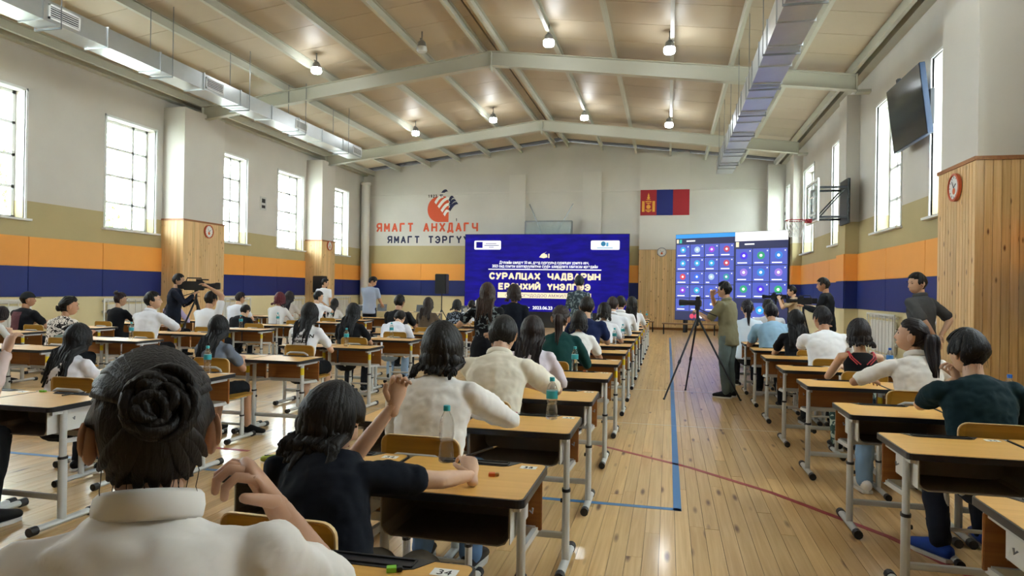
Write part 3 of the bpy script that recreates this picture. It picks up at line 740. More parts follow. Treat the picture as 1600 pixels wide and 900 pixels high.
# ================================================================ things on the walls
M_orim = mat('orange_clock_rim', 'c2572f', .4, noise=.05); M_face = mat('clock_face', 'e4e2de', .5, noise=.02)
def clock(loc, axis, label, rim=None):
    t = thing('wall_clock', label, 'clock', loc, {'-x': -PI / 2, 'x': PI / 2, '-y': 0}[axis], None)
    # dial looks to local -y
    MB().lathe([(.15, 0), (.19, -.01), (.19, -.05), (.165, -.055), (.16, -.03)], (0, 0, 0), 28, 'y').build('rim', rim or M_orim, t, smooth=True)
    f = MB().lathe([(.162, -.02), (.162, -.035)], (0, 0, 0), 28, 'y').build('dial', M_face, t)
    for k in range(12):
        a = PI / 6 * k; MB().obox((.135 * math.sin(a), -.037, .135 * math.cos(a)), (.008, .003, .024), Matrix.Rotation(a, 3, 'Y')).build('hour_mark', M_ink, f)
    MB().obox((0.03, -.039, .02), (.012, .003, .09), Matrix.Rotation(1.0, 3, 'Y')).build('hour_hand', M_ink, t); MB().obox((-.03, -.042, .04), (.008, .003, .12), Matrix.Rotation(-.6, 3, 'Y')).build('minute_hand', M_ink, t)
    MB().lathe([(.045, -.036), (.045, -.0375)], (0, 0, -.05), 16, 'y').build('emblem', M_org, t)
p = at_x(325, 362, XL + .7); clock((XL + .7, p.y, p.z), 'x', 'orange-rimmed clock on the nearer left pine column')
p = at_x(514, 384, XL + .7); clock((XL + .7, p.y, p.z), 'x', 'orange-rimmed clock on the farther left pine column')
p = at_x(1495, 293, XR - .6); clock((XR - .6, p.y, p.z), '-x', 'orange-rimmed clock on the right pine column')
p = at_y(1034, 394, YB - .165); clock((p.x, YB - .166, p.z), '-y', 'grey-rimmed clock on the pine boarding between the two screens', M_chrome)
# television
t = thing('television', 'black flat television on a bracket high on the right wall', 'television', (4.08, 13.2, 4.78), 0)
Mt = Matrix.Rotation(math.radians(-7), 3, 'Y')
M_tv = mat('tv_glass', '0c0d10', .12, noise=.02); M_tvs = mat('tv_side', '2c3c55', .4, noise=.05)
body = MB().obox((0, 0, 0), (.09, 1.72, 1.18), Mt).build('casing', M_tvs, t, bevel=.006)
MB().obox(Mt @ Vector((-.047, 0, 0)), (.004, 1.69, 1.15), Mt).build('screen_glass', M_tv, t)
MB().box(.04, .3, -.1, .1, -.1, .1).box(.25, .31, -.3, .3, -.3, .3).build('wall_bracket', M_blackm, t); MB().obox(Mt @ Vector((0, .3, .63)), (.05, .1, .06), Mt).build('camera_knob', M_black, t)
# basketball hoop on the right wall
p = at_x(1336, 300, XR); Y0 = 16.95
hb = thing('basketball_hoop', 'red basketball hoop with glass backboard on a black bracket on the right wall', 'basketball hoop', (XR - .3, 17.9, 0))
hb.location = (4.1, 17.5, 0)
M_glassb = mat('backboard_glass', 'b9ced2', .1, noise=.03); M_hoop = mat('red_hoop', 'b02a3a', .4, noise=.05)
_bb = M_glassb.node_tree.nodes['Principled BSDF']; _bb.inputs['Alpha'].default_value = .35
zb0, zb1 = 3.25, 4.2
bx_ = -.75                                        # board stands this far into the hall
fr = MB()
for z in (zb0, zb1): fr.box(bx_ - .02, bx_ + .02, -.65, .65, z - .025, z + .025)
for y in (-.65, .65): fr.box(bx_ - .02, bx_ + .02, y - .025, y + .025, zb0, zb1)
fr = fr.build('board_frame', M_white, hb); MB().box(bx_ - .008, bx_ + .008, -.63, .63, zb0 + .02, zb1 - .02).build('backboard', M_glassb, hb)
sq = MB()
for z in (3.42, 3.85): sq.box(bx_ - .012, bx_ - .0085, -.3, .3, z - .02, z + .02)
for y in (-.3, .3): sq.box(bx_ - .012, bx_ - .0085, y - .02, y + .02, 3.42, 3.85)
sq.build('target_square', M_white, hb)
rim = [(bx_ - .38 + .225 * math.cos(a), .225 * math.sin(a), 3.3) for a in [2 * PI * k / 24 for k in range(24)]]
rm = MB().tube(rim, .012, 8, closed=True).build('rim', M_hoop, hb, smooth='all'); MB().box(bx_ - .16, bx_ - .02, -.08, .08, 3.24, 3.33).build('rim_mount', M_hoop, hb)
nt_ = MB()
for k in range(12):
    for sg in (1, -1):
        a0 = 2 * PI * k / 12; pts = []
        for j in range(6): a = a0 + sg * j * .26; r = .22 - .018 * j; pts.append((bx_ - .38 + r * math.cos(a), r * math.sin(a), 3.3 - .08 * j))
        nt_.tube(pts, .005, 4)
o = nt_.build('net', M_white, hb); o['kind'] = 'stuff'
arm = MB()
for y in (-.3, .3):
    for z in (3.35, 4.05): arm.bar((bx_ + .02, y, z), (-.04, y, z), .05, .05)
    arm.bar((bx_ + .04, y, 3.35), (bx_ + .04, y, 4.05), .05, .05); arm.bar((bx_ + .1, y, 3.35), (-.1, y, 4.0), .03, .03)
arm.build('arm', M_blackm, hb)
MB().box(-.06, -.0, -.36, .36, 3.2, 4.25).build('bracket_post', M_blackm, hb)
for z in (3.38, 3.7, 4.08): MB().box(-.03, .0, -.36, .36, z - .08, z + .08).build('mounting_plate', M_blackm, hb)
# second backboard on the end wall, half hidden by the screen
p = at_y(821, 346, YB - .6); q = at_y(894, 346, YB - .6)
b2 = thing('basketball_backboard', 'clear backboard with rods on the end wall above the blue screen', 'backboard', ((p.x + q.x) / 2, YB - .6, 0)); w2 = (q.x - p.x) / 2
fr = MB()
for z in (3.3, p.z): fr.box(-w2, w2, -.02, .02, z - .03, z + .03)
for x in (-w2, w2): fr.box(x - .03, x + .03, -.02, .02, 3.3, p.z)
fr.build('board_frame', M_chrome, b2); MB().box(-w2, w2, -.008, .008, 3.3, p.z).build('backboard', M_glassb, b2)
for s in (-1, 1): MB().bar((s * w2 * .2, .02, 3.7), (s * w2 * .95, +.59, 5.2), .03, .03).build('stay_rod', M_chrome, b2)
for s in (-1, 1): MB().bar((s * w2 * .6, .02, 3.6), (s * w2 * .6, .59, 3.6), .04, .04).build('arm', M_chrome, b2)
# wall sign and small fittings
M_sign = mat('grey_sign', 'b9b9b4', .5, noise=.05)
p = at_x(411, 318, XL); t = thing('wall_sign', 'small grey and black notice on the left wall between two windows', 'sign', (XL, p.y, p.z)); MB().box(0, .02, -.17, .17, -.22, .22).build('board', M_sign, t); MB().box(.02, .022, -.1, .1, .02, .16).build('symbol', M_ink, t); MB().box(.02, .022, -.1, .1, -.16, -.06).build('caption', M_ink, t)
p = at_y(1222, 338, YB - .4); t = thing('wall_fan', 'small white loudspeaker high in the far right corner', 'loudspeaker', (4.4, 27.0, 4.55)); MB().box(-.18, 0, -.15, .15, -.25, .25).build('casing', M_white, t, bevel=.01); MB().lathe([(.07, -.19), (.07, -.18)], (0, 0, 0), 16, 'x').build('cone', M_black, t); t.name = 'wall_loudspeaker'


# heavy capitals drawn as strokes: letter -> polylines on a 0..1 x 0..1 grid
_arc = lambda cx, cy, rx, ry, a0, a1, n=9: [(cx + rx * math.cos(math.radians(a0 + (a1 - a0) * j / n)), cy + ry * math.sin(math.radians(a0 + (a1 - a0) * j / n))) for j in range(n + 1)]
GL = {'Я': [[(1, 0), (1, 1)], [(1, 1), (.4, 1)] + _arc(.4, .73, .35, .27, 90, 270) + [(1, .46)], [(.5, .46), (.05, 0)]],
      'М': [[(0, 0), (0, 1), (.5, .3), (1, 1), (1, 0)]], 'А': [[(0, 0), (.5, 1), (1, 0)], [(.2, .32), (.8, .32)]], 'Г': [[(0, 0), (0, 1), (.9, 1)]], 'Т': [[(.5, 0), (.5, 1)], [(0, 1), (1, 1)]],
      'Н': [[(0, 0), (0, 1)], [(1, 0), (1, 1)], [(0, .5), (1, .5)]], 'Х': [[(0, 0), (1, 1)], [(0, 1), (1, 0)]], 'Д': [[(-.02, -.2), (-.02, 0), (1.02, 0), (1.02, -.2)], [(.15, 0), (.32, 1), (.85, 1), (.85, 0)]],
      'Ч': [[(1, 0), (1, 1)], [(0, 1), (0, .65)] + _arc(.3, .65, .3, .25, 180, 270) + [(1, .4)]], 'Э': [_arc(.45, .5, .55, .5, 150, -150, 14), [(.3, .5), (1, .5)]],
      'Р': [[(0, 0), (0, 1), (.6, 1)] + _arc(.6, .72, .35, .28, 90, -90) + [(0, .44)]], 'Ү': [[(0, 1), (.5, .45), (1, 1)], [(.5, .45), (.5, 0)]], 'У': [[(0, 1), (.5, .35)], [(1, 1), (.45, .2), (.3, 0), (.1, .0)]],
      'С': [_arc(.55, .5, .55, .5, 40, 320, 14)], 'Л': [[(0, 0), (.12, .05), (.28, 1), (1, 1), (1, 0)]], 'Ц': [[(0, 1), (0, 0), (1, 0), (1, -.2)], [(.85, 1), (.85, 0)]],
      'В': [[(0, 0), (0, 1), (.55, 1)] + _arc(.55, .76, .3, .24, 90, -90) + [(0, .52)], [(.55, .52)] + _arc(.6, .26, .36, .26, 90, -90) + [(0, 0)]], 'Ы': [[(0, 1), (0, 0), (.4, 0)] + _arc(.4, .28, .26, .28, -90, 90) + [(0, .56)], [(1, 0), (1, 1)]],
      'Е': [[(.9, 1), (0, 1), (0, 0), (.9, 0)], [(0, .5), (.8, .5)]], 'Ө': [_arc(.5, .5, .5, .5, 0, 360, 18), [(0, .5), (1, .5)]], 'И': [[(0, 1), (0, 0), (1, 1), (1, 0)]], 'Й': [[(0, 1), (0, 0), (1, 1), (1, 0)], [(.25, 1.3), (.5, 1.18), (.75, 1.3)]],
      '1': [[(.15, .75), (.55, 1), (.55, 0)]], '9': [_arc(.5, .68, .42, .32, 0, 360, 14), [(.92, .68), (.8, .2), (.2, 0)]], '2': [_arc(.5, .7, .42, .3, 170, -20, 8) + [(.05, 0), (.95, 0)]], '3': [_arc(.45, .75, .4, .25, 150, -90, 8), _arc(.45, .26, .45, .26, 90, -150, 8)]}
def heavy(name, body, x0, x1, z0, z1, y, m, parent, wt=.2, gap=.72):
    """one lettering object; strokes with width wt of the letter height, mitred by overlap"""
    holder = bpy.data.objects.new(name, None); COL.objects.link(holder); holder.parent = parent; h = z1 - z0; t_ = wt * h; adv = (x1 - x0) / (len(body) - (1 - gap)); lw = adv * gap; lay = 0
    for i_, ch in enumerate(body):
        if ch not in GL: continue
        q = MB()
        for pl_ in GL[ch]:
            P_ = [Vector((x0 + i_ * adv + t_ / 2 + u * (lw - t_), z0 + t_ / 2 + v * (h - t_))) for u, v in pl_]
            for a_, b_ in zip(P_[:-1], P_[1:]):
                d_ = (b_ - a_).normalized() * t_ / 2; n_ = Vector((-d_.y, d_.x)); lay = (lay + 1) % 5; e_ = .45
                q.prism([tuple(a_ - d_ * e_ - n_), tuple(b_ + d_ * e_ - n_), tuple(b_ + d_ * e_ + n_), tuple(a_ - d_ * e_ + n_)], .003 + lay * .0002, lambda u, v, w: (u, y - w, v))
        o_ = q.build('letter', m, holder)
    return holder
# ---- mural lettering and emblem on the end wall (paint, 3 mm proud)
M_mor = mat('mural_orange', 'd4552f', .7, noise=.04); M_mnv = mat('mural_navy', '1b1f45', .7, noise=.04)
yw = YB - .004
a, b = at_y(588, 348, yw), at_y(747, 366, yw)
def wtext(name, body, pl, pr, ztop, zbot, m, par):
    return heavy(name, body, pl, pr, zbot, ztop, yw, m, par, .2, .76)
mur = thing('wall_mural', 'painted orange and navy school motto and emblem on the end wall', 'mural', (-10.5, YB, 3.5))
def sub(o, par): o.location = -Vector(par.location); return o
sub(wtext('motto', 'ЯМАГТ АНХДАГЧ', at_y(588, 355, yw).x, at_y(747, 355, yw).x, at_y(668, 348, yw).z, at_y(668, 362.5, yw).z, M_mor, mur), mur)
l2 = at_y(605, 375, yw).x; r2 = l2 + (at_y(726, 375, yw).x - l2) * 13 / 11.4
sub(wtext('motto', 'ЯМАГТ ТЭРГҮҮН', l2, r2, at_y(665, 368.5, yw).z, at_y(665, 380.5, yw).z, M_mnv, mur), mur)
sub(wtext('year', '1923', at_y(669, 307, yw).x, at_y(683, 307, yw).x, at_y(676, 304, yw).z, at_y(676, 309, yw).z, M_ink, mur), mur)
sub(wtext('numeral', '1', at_y(712, 344, yw).x, at_y(714.5, 344, yw).x, at_y(713, 341, yw).z, at_y(713, 346, yw).z, M_ink, mur), mur)
cx, cz = at_y(686, 327, yw).x, at_y(686, 327, yw).z; k = (at_y(701, 327, yw).x - at_y(671, 327, yw).x) / 30      # metres per photo pixel
ml = Vector(mur.location)
P = [(15, -19)]; P += [(15 - 17 - 17 * math.sin(a_) * 1.0 + 1, -0 + -19 * math.cos(a_)) for a_ in [PI * j / 14 for j in range(0, 15)]]; P += [(10, 19), (15, 12)]
MB().prism([(cx + u * k - ml.x, cz + v * k - ml.z) for u, v in P], .003, lambda u, v, w: (u, -.004 + .001 - w, v)).build('emblem_disc', M_mor, mur)
def swoosh(o_, l_, c0, m, nm):
    """curved stripe rising to the upper right; o_: start (u, v), l_: length in photo px"""
    pts = []; n_ = 6
    for j in range(n_ + 1): s_ = j / n_; pts.append((o_[0] + l_ * s_ * .74, o_[1] + l_ * s_ * .62 - 3 * math.sin(PI * s_) * -1))
    w_ = 2.2; up = [(u - w_ * .6, v + w_ * .75) for u, v in pts]; dn = [(u + w_ * .6, v - w_ * .75) for u, v in reversed(pts)]
    MB().prism([(cx + u * k - ml.x, cz + v * k - ml.z) for u, v in up + dn], .003, lambda u, v, w: (u, c0 - w, v)).build(nm, m, mur)
for j, (u, v, l_) in enumerate([(-6, 9, 16), (-1, 3, 22), (4, -3, 17), (8, -9, 10)]): swoosh((u, v), l_, -.0065, M_paper, 'white_stripe')
for j, (u, v, l_) in enumerate([(2, 19, 14), (16, 12, 9), (16, 5, 13), (16, -1.5, 17)]): swoosh((u, v), l_, -.0065, M_mnv, 'navy_stripe')
# ---- flag
M_fr, M_fb, M_fy = mat('flag_red', 'a01824', .6, noise=.04), mat('flag_blue', '0c1c6e', .6, noise=.04), mat('flag_gold', 'e8a33c', .5, noise=.04)
yf = YB - .1; a = at_y(1001, 297, yf); b = at_y(1077, 336, yf); fw, fh = b.x - a.x, a.z - b.z
fg = thing('national_flag', 'red, blue and red flag with gold emblem on the end wall', 'flag', (a.x, yf, b.z))
for k_, (m_, nm) in enumerate(((M_fr, 'red_stripe'), (M_fb, 'blue_stripe'), (M_fr, 'red_stripe'))): MB().box(fw / 3 * k_, fw / 3 * (k_ + 1), -.015, 0, 0, fh).build(nm, m_, fg)
def em(poly): MB().prism([(fw / 6 + u * fh, v * fh) for u, v in poly], .004, lambda u, v, w: (u, -.0155 - w, v)).build('gold_emblem', M_fy, fg)
circ = lambda cx_, cy_, r_, n_=16, a0=0, a1=2 * PI: [(cx_ + r_ * math.cos(a0 + (a1 - a0) * j / n_), cy_ + r_ * math.sin(a0 + (a1 - a0) * j / n_)) for j in range(n_)]
em([(-.25, .14), (-.15, .14), (-.15, .56), (-.25, .56)]); em([(.15, .14), (.25, .14), (.25, .56), (.15, .56)])
em([(-.12, .52), (.12, .52), (.12, .56), (-.12, .56)]); em([(-.12, .49), (0, .43), (.12, .49)]); em([(-.12, .2), (.12, .2), (.12, .23), (-.12, .23)]); em([(-.12, .18), (.12, .18), (0, .12)])
em(circ(0, .335, .085)); em(circ(0, .69, .055)); em([(-.09, .64), (-.06, .6), (.06, .6), (.09, .64), (.05, .625), (-.05, .625)]); em([(-.04, .76), (0, .88), (.04, .76), (0, .73)])

# ================================================================ screens
M_scr = bpy.data.materials.new('screen_blue'); M_scr.use_nodes = True
_N = M_scr.node_tree.nodes; _L = M_scr.node_tree.links; _b = _N['Principled BSDF']; _b.inputs['Base Color'].default_value = (.01, .01, .02, 1); _b.inputs['Specular IOR Level'].default_value = .1; _b.inputs['Roughness'].default_value = .8
_g = _N.new('ShaderNodeTexCoord'); _mp = _N.new('ShaderNodeMapping'); _mp.inputs['Scale'].default_value = (.6, 1, 2.2); _L.new(_g.outputs['Object'], _mp.inputs[0])
_n = _N.new('ShaderNodeTexNoise'); _n.inputs['Scale'].default_value = 2.2; _n.inputs['Detail'].default_value = 6; _L.new(_mp.outputs[0], _n.inputs['Vector'])
_r = _N.new('ShaderNodeValToRGB'); _r.color_ramp.elements[0].position = .35; _r.color_ramp.elements[1].position = .75; _r.color_ramp.elements[0].color = (*lin('0e0674'), 1); _r.color_ramp.elements[1].color = (*lin('1c0eaa'), 1)
_L.new(_n.outputs[0], _r.inputs[0]); _L.new(_r.outputs[0], _b.inputs['Emission Color']); _b.inputs['Emission Strength'].default_value = .8
G_w, G_cream = glow('screen_white', 'ffffff', 1.1), glow('screen_cream', 'ffe9c0', 1.0)
ys = 27.4; a = at_y(727, 366, ys); b = at_y(982, 491, ys); sw, sh = b.x - a.x, a.z - b.z
ls = thing('led_screen', 'large blue LED screen with white and gold lettering at the end wall', 'screen', ((a.x + b.x) / 2, ys, 0))
MB().box(-sw / 2, sw / 2, 0, .12, b.z, a.z).build('cabinet', M_black, ls)
MB().box(-sw / 2 + .02, sw / 2 - .02, -.004, 0, b.z + .02, a.z - .02).build('picture', M_scr, ls)
MB().box(-sw / 2, sw / 2, .02, .3, 0, b.z).build('plinth', M_black, ls)
def sx(px): return at_y(px, 430, ys).x - ls.location.x
def sz(px, py): return at_y(px, py, ys).z
def stext(nm, body, x0, x1, y0, y1, m, bold=.0):
    xm = (x0 + x1) / 2; z1, z0 = sz(xm, y0), sz(xm, y1)
    return text(nm, body, (z1 - z0) * 1.38, ((sx(x0) + sx(x1)) / 2, -.005, z0), m, ls, width=sx(x1) - sx(x0), bold=bold)
stext('caption', 'Дэлхийн шилдэг 50 их, дээд сургуульд суралцах урилга авч,', 780, 920, 408, 412.5, G_w, .003)
stext('caption', '2023 онд сонгон шалгаруулалтын суурь шаардлага хангасан иргэдийн', 769, 934, 413.8, 418.3, G_w, .003)
MB().box(sx(763), sx(939.5), -.008, -.004, sz(850, 422), sz(850, 420.6)).build('rule', G_w, ls)
heavy('title', 'СУРАЛЦАХ ЧАДВАРЫН', sx(764.5), sx(938.5), sz(850, 437.5), sz(850, 426.3), -.005, G_cream, ls, .25, .92)
heavy('title', 'ЕРӨНХИЙ ҮНЭЛГЭЭ', sx(779), sx(923), sz(850, 453.6), sz(850, 442.8), -.005, G_cream, ls, .25, .92)
MB().box(sx(778), sx(924), -.008, -.004, sz(850, 466.3), sz(850, 457.5)).build('banner', G_cream, ls)
text('banner_text', 'ОРОЛЦОГЧДОДОО АМЖИЛТ ХҮСЬЕ', .16, ((sx(790) + sx(915)) / 2, -.009, sz(850, 464.3)), M_scr, ls, width=sx(915) - sx(790))
stext('date', '2023.06.23', 833, 864, 478.5, 483.5, G_w, .004)
for x0 in (814, 867): MB().box(sx(x0), sx(x0 + 14), -.008, -.004, sz(850, 481.6), sz(850, 480.4)).build('dash', G_w, ls)
for (x0, x1, nm) in ((740.5, 782, 'l'), (922.5, 967.5, 'r')):
    c_ = MB().prism(rrect(sx(x1) - sx(x0), sz(800, 376) - sz(800, 390), .05, 4, (sx(x0) + sx(x1)) / 2, (sz(800, 376) + sz(800, 390)) / 2), .004, lambda u, v, w: (u, -.004 - w, v)).build('logo_card', G_w, ls)
    if nm == 'l':
        MB().box(sx(743.5), sx(753.5), -.012, -.008, sz(760, 387.5), sz(760, 378)).build('crest', M_scr, c_)
        for j, (u0, u1) in enumerate(((758, 775), (756, 779), (763, 771))): MB().box(sx(u0), sx(u1), -.012, -.008, sz(760, 381.4 + j * 2.6), sz(760, 380.4 + j * 2.6)).build('caption_line', M_scr, c_)
    else:
        MB().prism(circ(sx(942), sz(942, 381), .1), .004, lambda u, v, w: (u, -.008 - w, v)).build('logo_mark', glow('logo_teal', '2f86b0', .8), c_)
        MB().box(sx(946.5), sx(950), -.012, -.008, sz(950, 385), sz(950, 379)).build('logo_mark', glow('logo_sky', '5fb4dc', .8), c_)
        MB().box(sx(932), sx(957), -.012, -.008, sz(950, 388), sz(950, 386.8)).build('caption_line', glow('logo_sky', '5fb4dc', .8), c_)
# pen-in-hand symbol
MB().prism([(sx(842), sz(850, 402)), (sx(846), sz(850, 397)), (sx(850), sz(850, 395)), (sx(851), sz(850, 397)), (sx(854), sz(850, 397.5)), (sx(855), sz(850, 402)), (sx(849), sz(850, 403.5))], .004, lambda u, v, w: (u, -.004 - w, v)).build('hand_symbol', G_cream, ls)
MB().bar((sx(846), -.006, sz(850, 401)), (sx(853), -.006, sz(850, 393.5)), .03, .003).build('pen_symbol', G_cream, ls); MB().box(sx(856.2), sx(858), -.008, -.004, sz(850, 403), sz(850, 396.5)).build('cuff_symbol', G_cream, ls)

# ---- second screen: a video call, turned towards the hall
pl = at_z(1056, 366, 3.78); A_ = Vector((pl.x, 26.85, 0)); B_ = Vector((4.02, 24.9, 0)); ww = (B_ - A_).length; ang = math.atan2(B_.y - A_.y, B_.x - A_.x)
vs = thing('video_wall', 'LED screen showing a grid of video-call tiles right of the aisle', 'screen', A_, ang); zt, zb = 3.75, .48; hh = zt - zb
MB().box(0, ww, 0, .12, zb, zt).build('cabinet', M_black, vs); G_bg = glow('call_background', '1c2148', 1.3); G_tile = glow('call_tile', '3f4ca0', 1.5)
MB().box(.01, ww - .01, -.004, 0, zb + .01, zt - .01).build('picture', G_bg, vs)
MB().box(.3, .4, .1, .3, 0, zb).box(ww - .4, ww - .3, .1, .3, 0, zb).build('support', M_blackm, vs)
x2 = ww * .555
MB().box(.01, x2, -.008, -.004, zt - .16, zt - .01).build('browser_bar', glow('call_bar_blue', '2f9ae8', 1.0), vs)
MB().box(x2, ww - .01, -.008, -.004, zt - .34, zt - .01).build('browser_bar', G_w, vs)
MB().box(.05, .13, -.008, -.004, zt - .34, zt - .2).build('app_icon', G_cream, vs); MB().box(.17, .26, -.008, -.004, zt - .34, zt - .2).build('app_icon', glow('icon_teal', '35c0b0', 1.), vs); MB().box(x2 + .03, x2 + .14, -.008, -.004, zt - .55, zt - .37).build('app_icon', G_cream, vs)
for x0, z0 in ((.45, zt - .29), (x2 + .35, zt - .48)): MB().box(x0, x0 + .35, -.008, -.004, z0, z0 + .05).build('meeting_title', G_w, vs)
colors = ['35a8dc', 'a8c8e0', '9a3ad8', 'c0405c', '35a8dc', '35a8dc', '2fa8dc', 'c0405c', 'd84050', '2f6ae0', 'a8c8e0', '2f98a0', '8a3ad8', '2fb0d8', '3060e0', 'd84050', '2fb0d8', '2f80d8', '3a60c8', '2f98a0']
def tile(x0, x1, z0, z1, col):
    tl = MB().box(x0, x1, -.008, -.004, z0, z1).build('call_tile', G_tile, vs); cx_, cz_ = (x0 + x1) / 2, (z0 + z1) / 2 + .04; r_ = (z1 - z0) * .24
    MB().prism(circ(cx_, cz_, r_, 20), .003, lambda u, v, w: (u, -.008 - w, v)).build('avatar', glow('avatar_' + col, col, 1.), tl)
    MB().prism(circ(cx_, cz_, r_ * .38, 12), .003, lambda u, v, w: (u, -.011 - w, v)).build('initial', G_w, tl)
    MB().box(x0 + .06, x0 + .06 + (x1 - x0) * random.choice((.25, .55, .6)), -.012, -.008, z0 + .05, z0 + .09).build('name_line', G_w, tl)
    MB().prism(circ(x1 - .07, z1 - .08, .025, 8), .003, lambda u, v, w: (u, -.008 - w, v)).build('mute_mark', G_w, tl)
tw, th = (x2 - .06) / 4, (hh - .42 - .3) / 5; ci = 0
for r_ in range(5):
    for c_ in range(4):
        x0 = .03 + c_ * tw; z1 = zt - .4 - r_ * th; tile(x0 + .015, x0 + tw - .015, z1 - th + .03, z1, colors[ci]); ci += 1
c2 = ['4a2ae0', '2fa070', '2f80d8', '9a78d8', '2f88d8', '9a78d8', '2fa878', '4a30d8', '2fb070']; tw, th = (ww - x2 - .04) / 3, (hh - .62 - .85) / 3; ci = 0
for r_ in range(3):
    for c_ in range(3):
        x0 = x2 + .02 + c_ * tw; z1 = zt - .62 - r_ * th; tile(x0 + .015, x0 + tw - .015, z1 - th + .03, z1, c2[ci]); ci += 1
tile(x2 + tw, x2 + 2 * tw, zb + .12, zb + .72, '2fa0e0')
for x0 in (x2 * .3, x2 * .38): MB().prism(circ(x0, zb + .16, .09, 16), .004, lambda u, v, w: (u, -.004 - w, v)).build('call_button', glow('call_red', 'd83a5c', 1.), vs)
MB().prism(circ(x2 * .46, zb + .16, .07, 16), .004, lambda u, v, w: (u, -.004 - w, v)).build('call_button', G_w, vs)
# benches under the screens
M_bench = wood('bench_wood', '9c7650', '7d5a38', 'x', .5, rnd=.1)
def bench(x, y, w, rz, label):
    t = thing('bench', label, 'bench', (x, y, 0), rz); MB().box(-w / 2, w / 2, -.17, .17, .37, .41).build('seat', M_bench, t, bevel=.005)
    for s in (-1, 1):
        for e in (-.13, .13): MB().box(s * (w / 2 - .06) - .02, s * (w / 2 - .06) + .02, e - .02, e + .02, 0, .37).build('leg', M_blackm, t)
        MB().box(s * (w / 2 - .06) - .015, s * (w / 2 - .06) + .015, -.13, .13, .34, .37).build('leg_rail', M_blackm, t)
p = at_z(1082, 506, .4); bench(.75, 25.4, 1.9, -.02, 'low bench with black legs in front of the video-call screen')
bench(-1.3, 26.6, 1.6, 0, 'low bench with black legs right of the blue screen')

# loudspeakers on stands
def pa(px, y, ztop, h, w, label):
    p = at_y(px, 450, y); t = thing('loudspeaker', label, 'loudspeaker', (p.x, y, 0)); z1 = ztop; z0 = ztop - h
    MB().box(-w / 2, w / 2, 0, .35, z0, z1).build('cabinet', M_black, t, bevel=.02); MB().box(-w / 2 + .03, w / 2 - .03, -.006, 0, z0 + .04, z1 - .04).build('grille', M_blackm, t)
    MB().tube([(0, .18, .3), (0, .18, z0)], .02, 8).build('pole', M_blackm, t)
    for k_ in range(3): a_ = 2 * PI * k_ / 3; MB().bar((0, .18, .75), (.45 * math.cos(a_), .18 + .45 * math.sin(a_), .015), .025, .025).build('leg', M_blackm, t)
p = at_y(688, 428, 24.); pa(688, 24., p.z, .74, .44, 'black loudspeaker on a stand left of the blue screen')
p = at_y(496, 431, 22.); pa(496, 22., p.z, .6, .4, 'black loudspeaker on a stand beside the farther left column')

# equipment tables by the end wall
M_tbl = mat('pale_table_top', 'cdb98f', .5, noise=.05); M_lap = mat('laptop_grey', '53565c', .4, noise=.05)
def etable(x, y, w, label):
    t = thing('equipment_table', label, 'table', (x, y, 0)); MB().box(-w / 2, w / 2, -.3, .3, .71, .74).build('tabletop', M_tbl, t)
    for sx_ in (-1, 1):
        for sy_ in (-1, 1): MB().box(sx_ * (w / 2 - .05) - .02, sx_ * (w / 2 - .05) + .02, sy_ * .26 - .02, sy_ * .26 + .02, 0, .71).build('leg', M_leg, t)
def laptop(x, y, label, z=.741):
    t = thing('laptop', label, 'laptop', (x, y, z)); MB().box(-.17, .17, -.12, .12, 0, .018).build('base', M_lap, t, bevel=.003); MB().obox((0, .14, .12), (.34, .012, .23), Matrix.Rotation(-.25, 3, 'X')).build('lid', M_lap, t)
for x, y, w, l_ in ((-9.6, 21.2, 1.4, 'equipment table beside the farther left column'), (-8.0, 21.2, 1.4, 'equipment table behind the standing man in grey'), (-6.3, 21.4, 1.4, 'equipment table left of the black loudspeaker')): etable(x, y, w, l_)
laptop(-9.4, 21.2, 'grey laptop on the table beside the farther left column'); laptop(-8.0, 21.2, 'grey laptop on the table behind the standing man'); laptop(-6.5, 21.4, 'grey laptop left of the black loudspeaker')
t = thing('printer', 'dark printer with white lid on the table by the farther left column', 'printer', (-9.95, 21.2, .741)); MB().box(-.2, .2, -.2, .2, 0, .18).build('body', M_lap, t, bevel=.01); MB().box(-.19, .19, -.15, .19, .18, .2).build('lid', M_white, t, bevel=.005)
t = thing('monitor', 'pale monitor on the table left of the black loudspeaker', 'monitor', (-5.95, 21.45, .741)); MB().box(-.12, .12, -.08, .08, 0, .015).build('base', M_white, t); MB().box(-.02, .02, -.01, .01, .015, .15).build('neck', M_white, t); MB().box(-.22, .22, -.02, .01, .12, .42).build('display', M_white, t, bevel=.005)
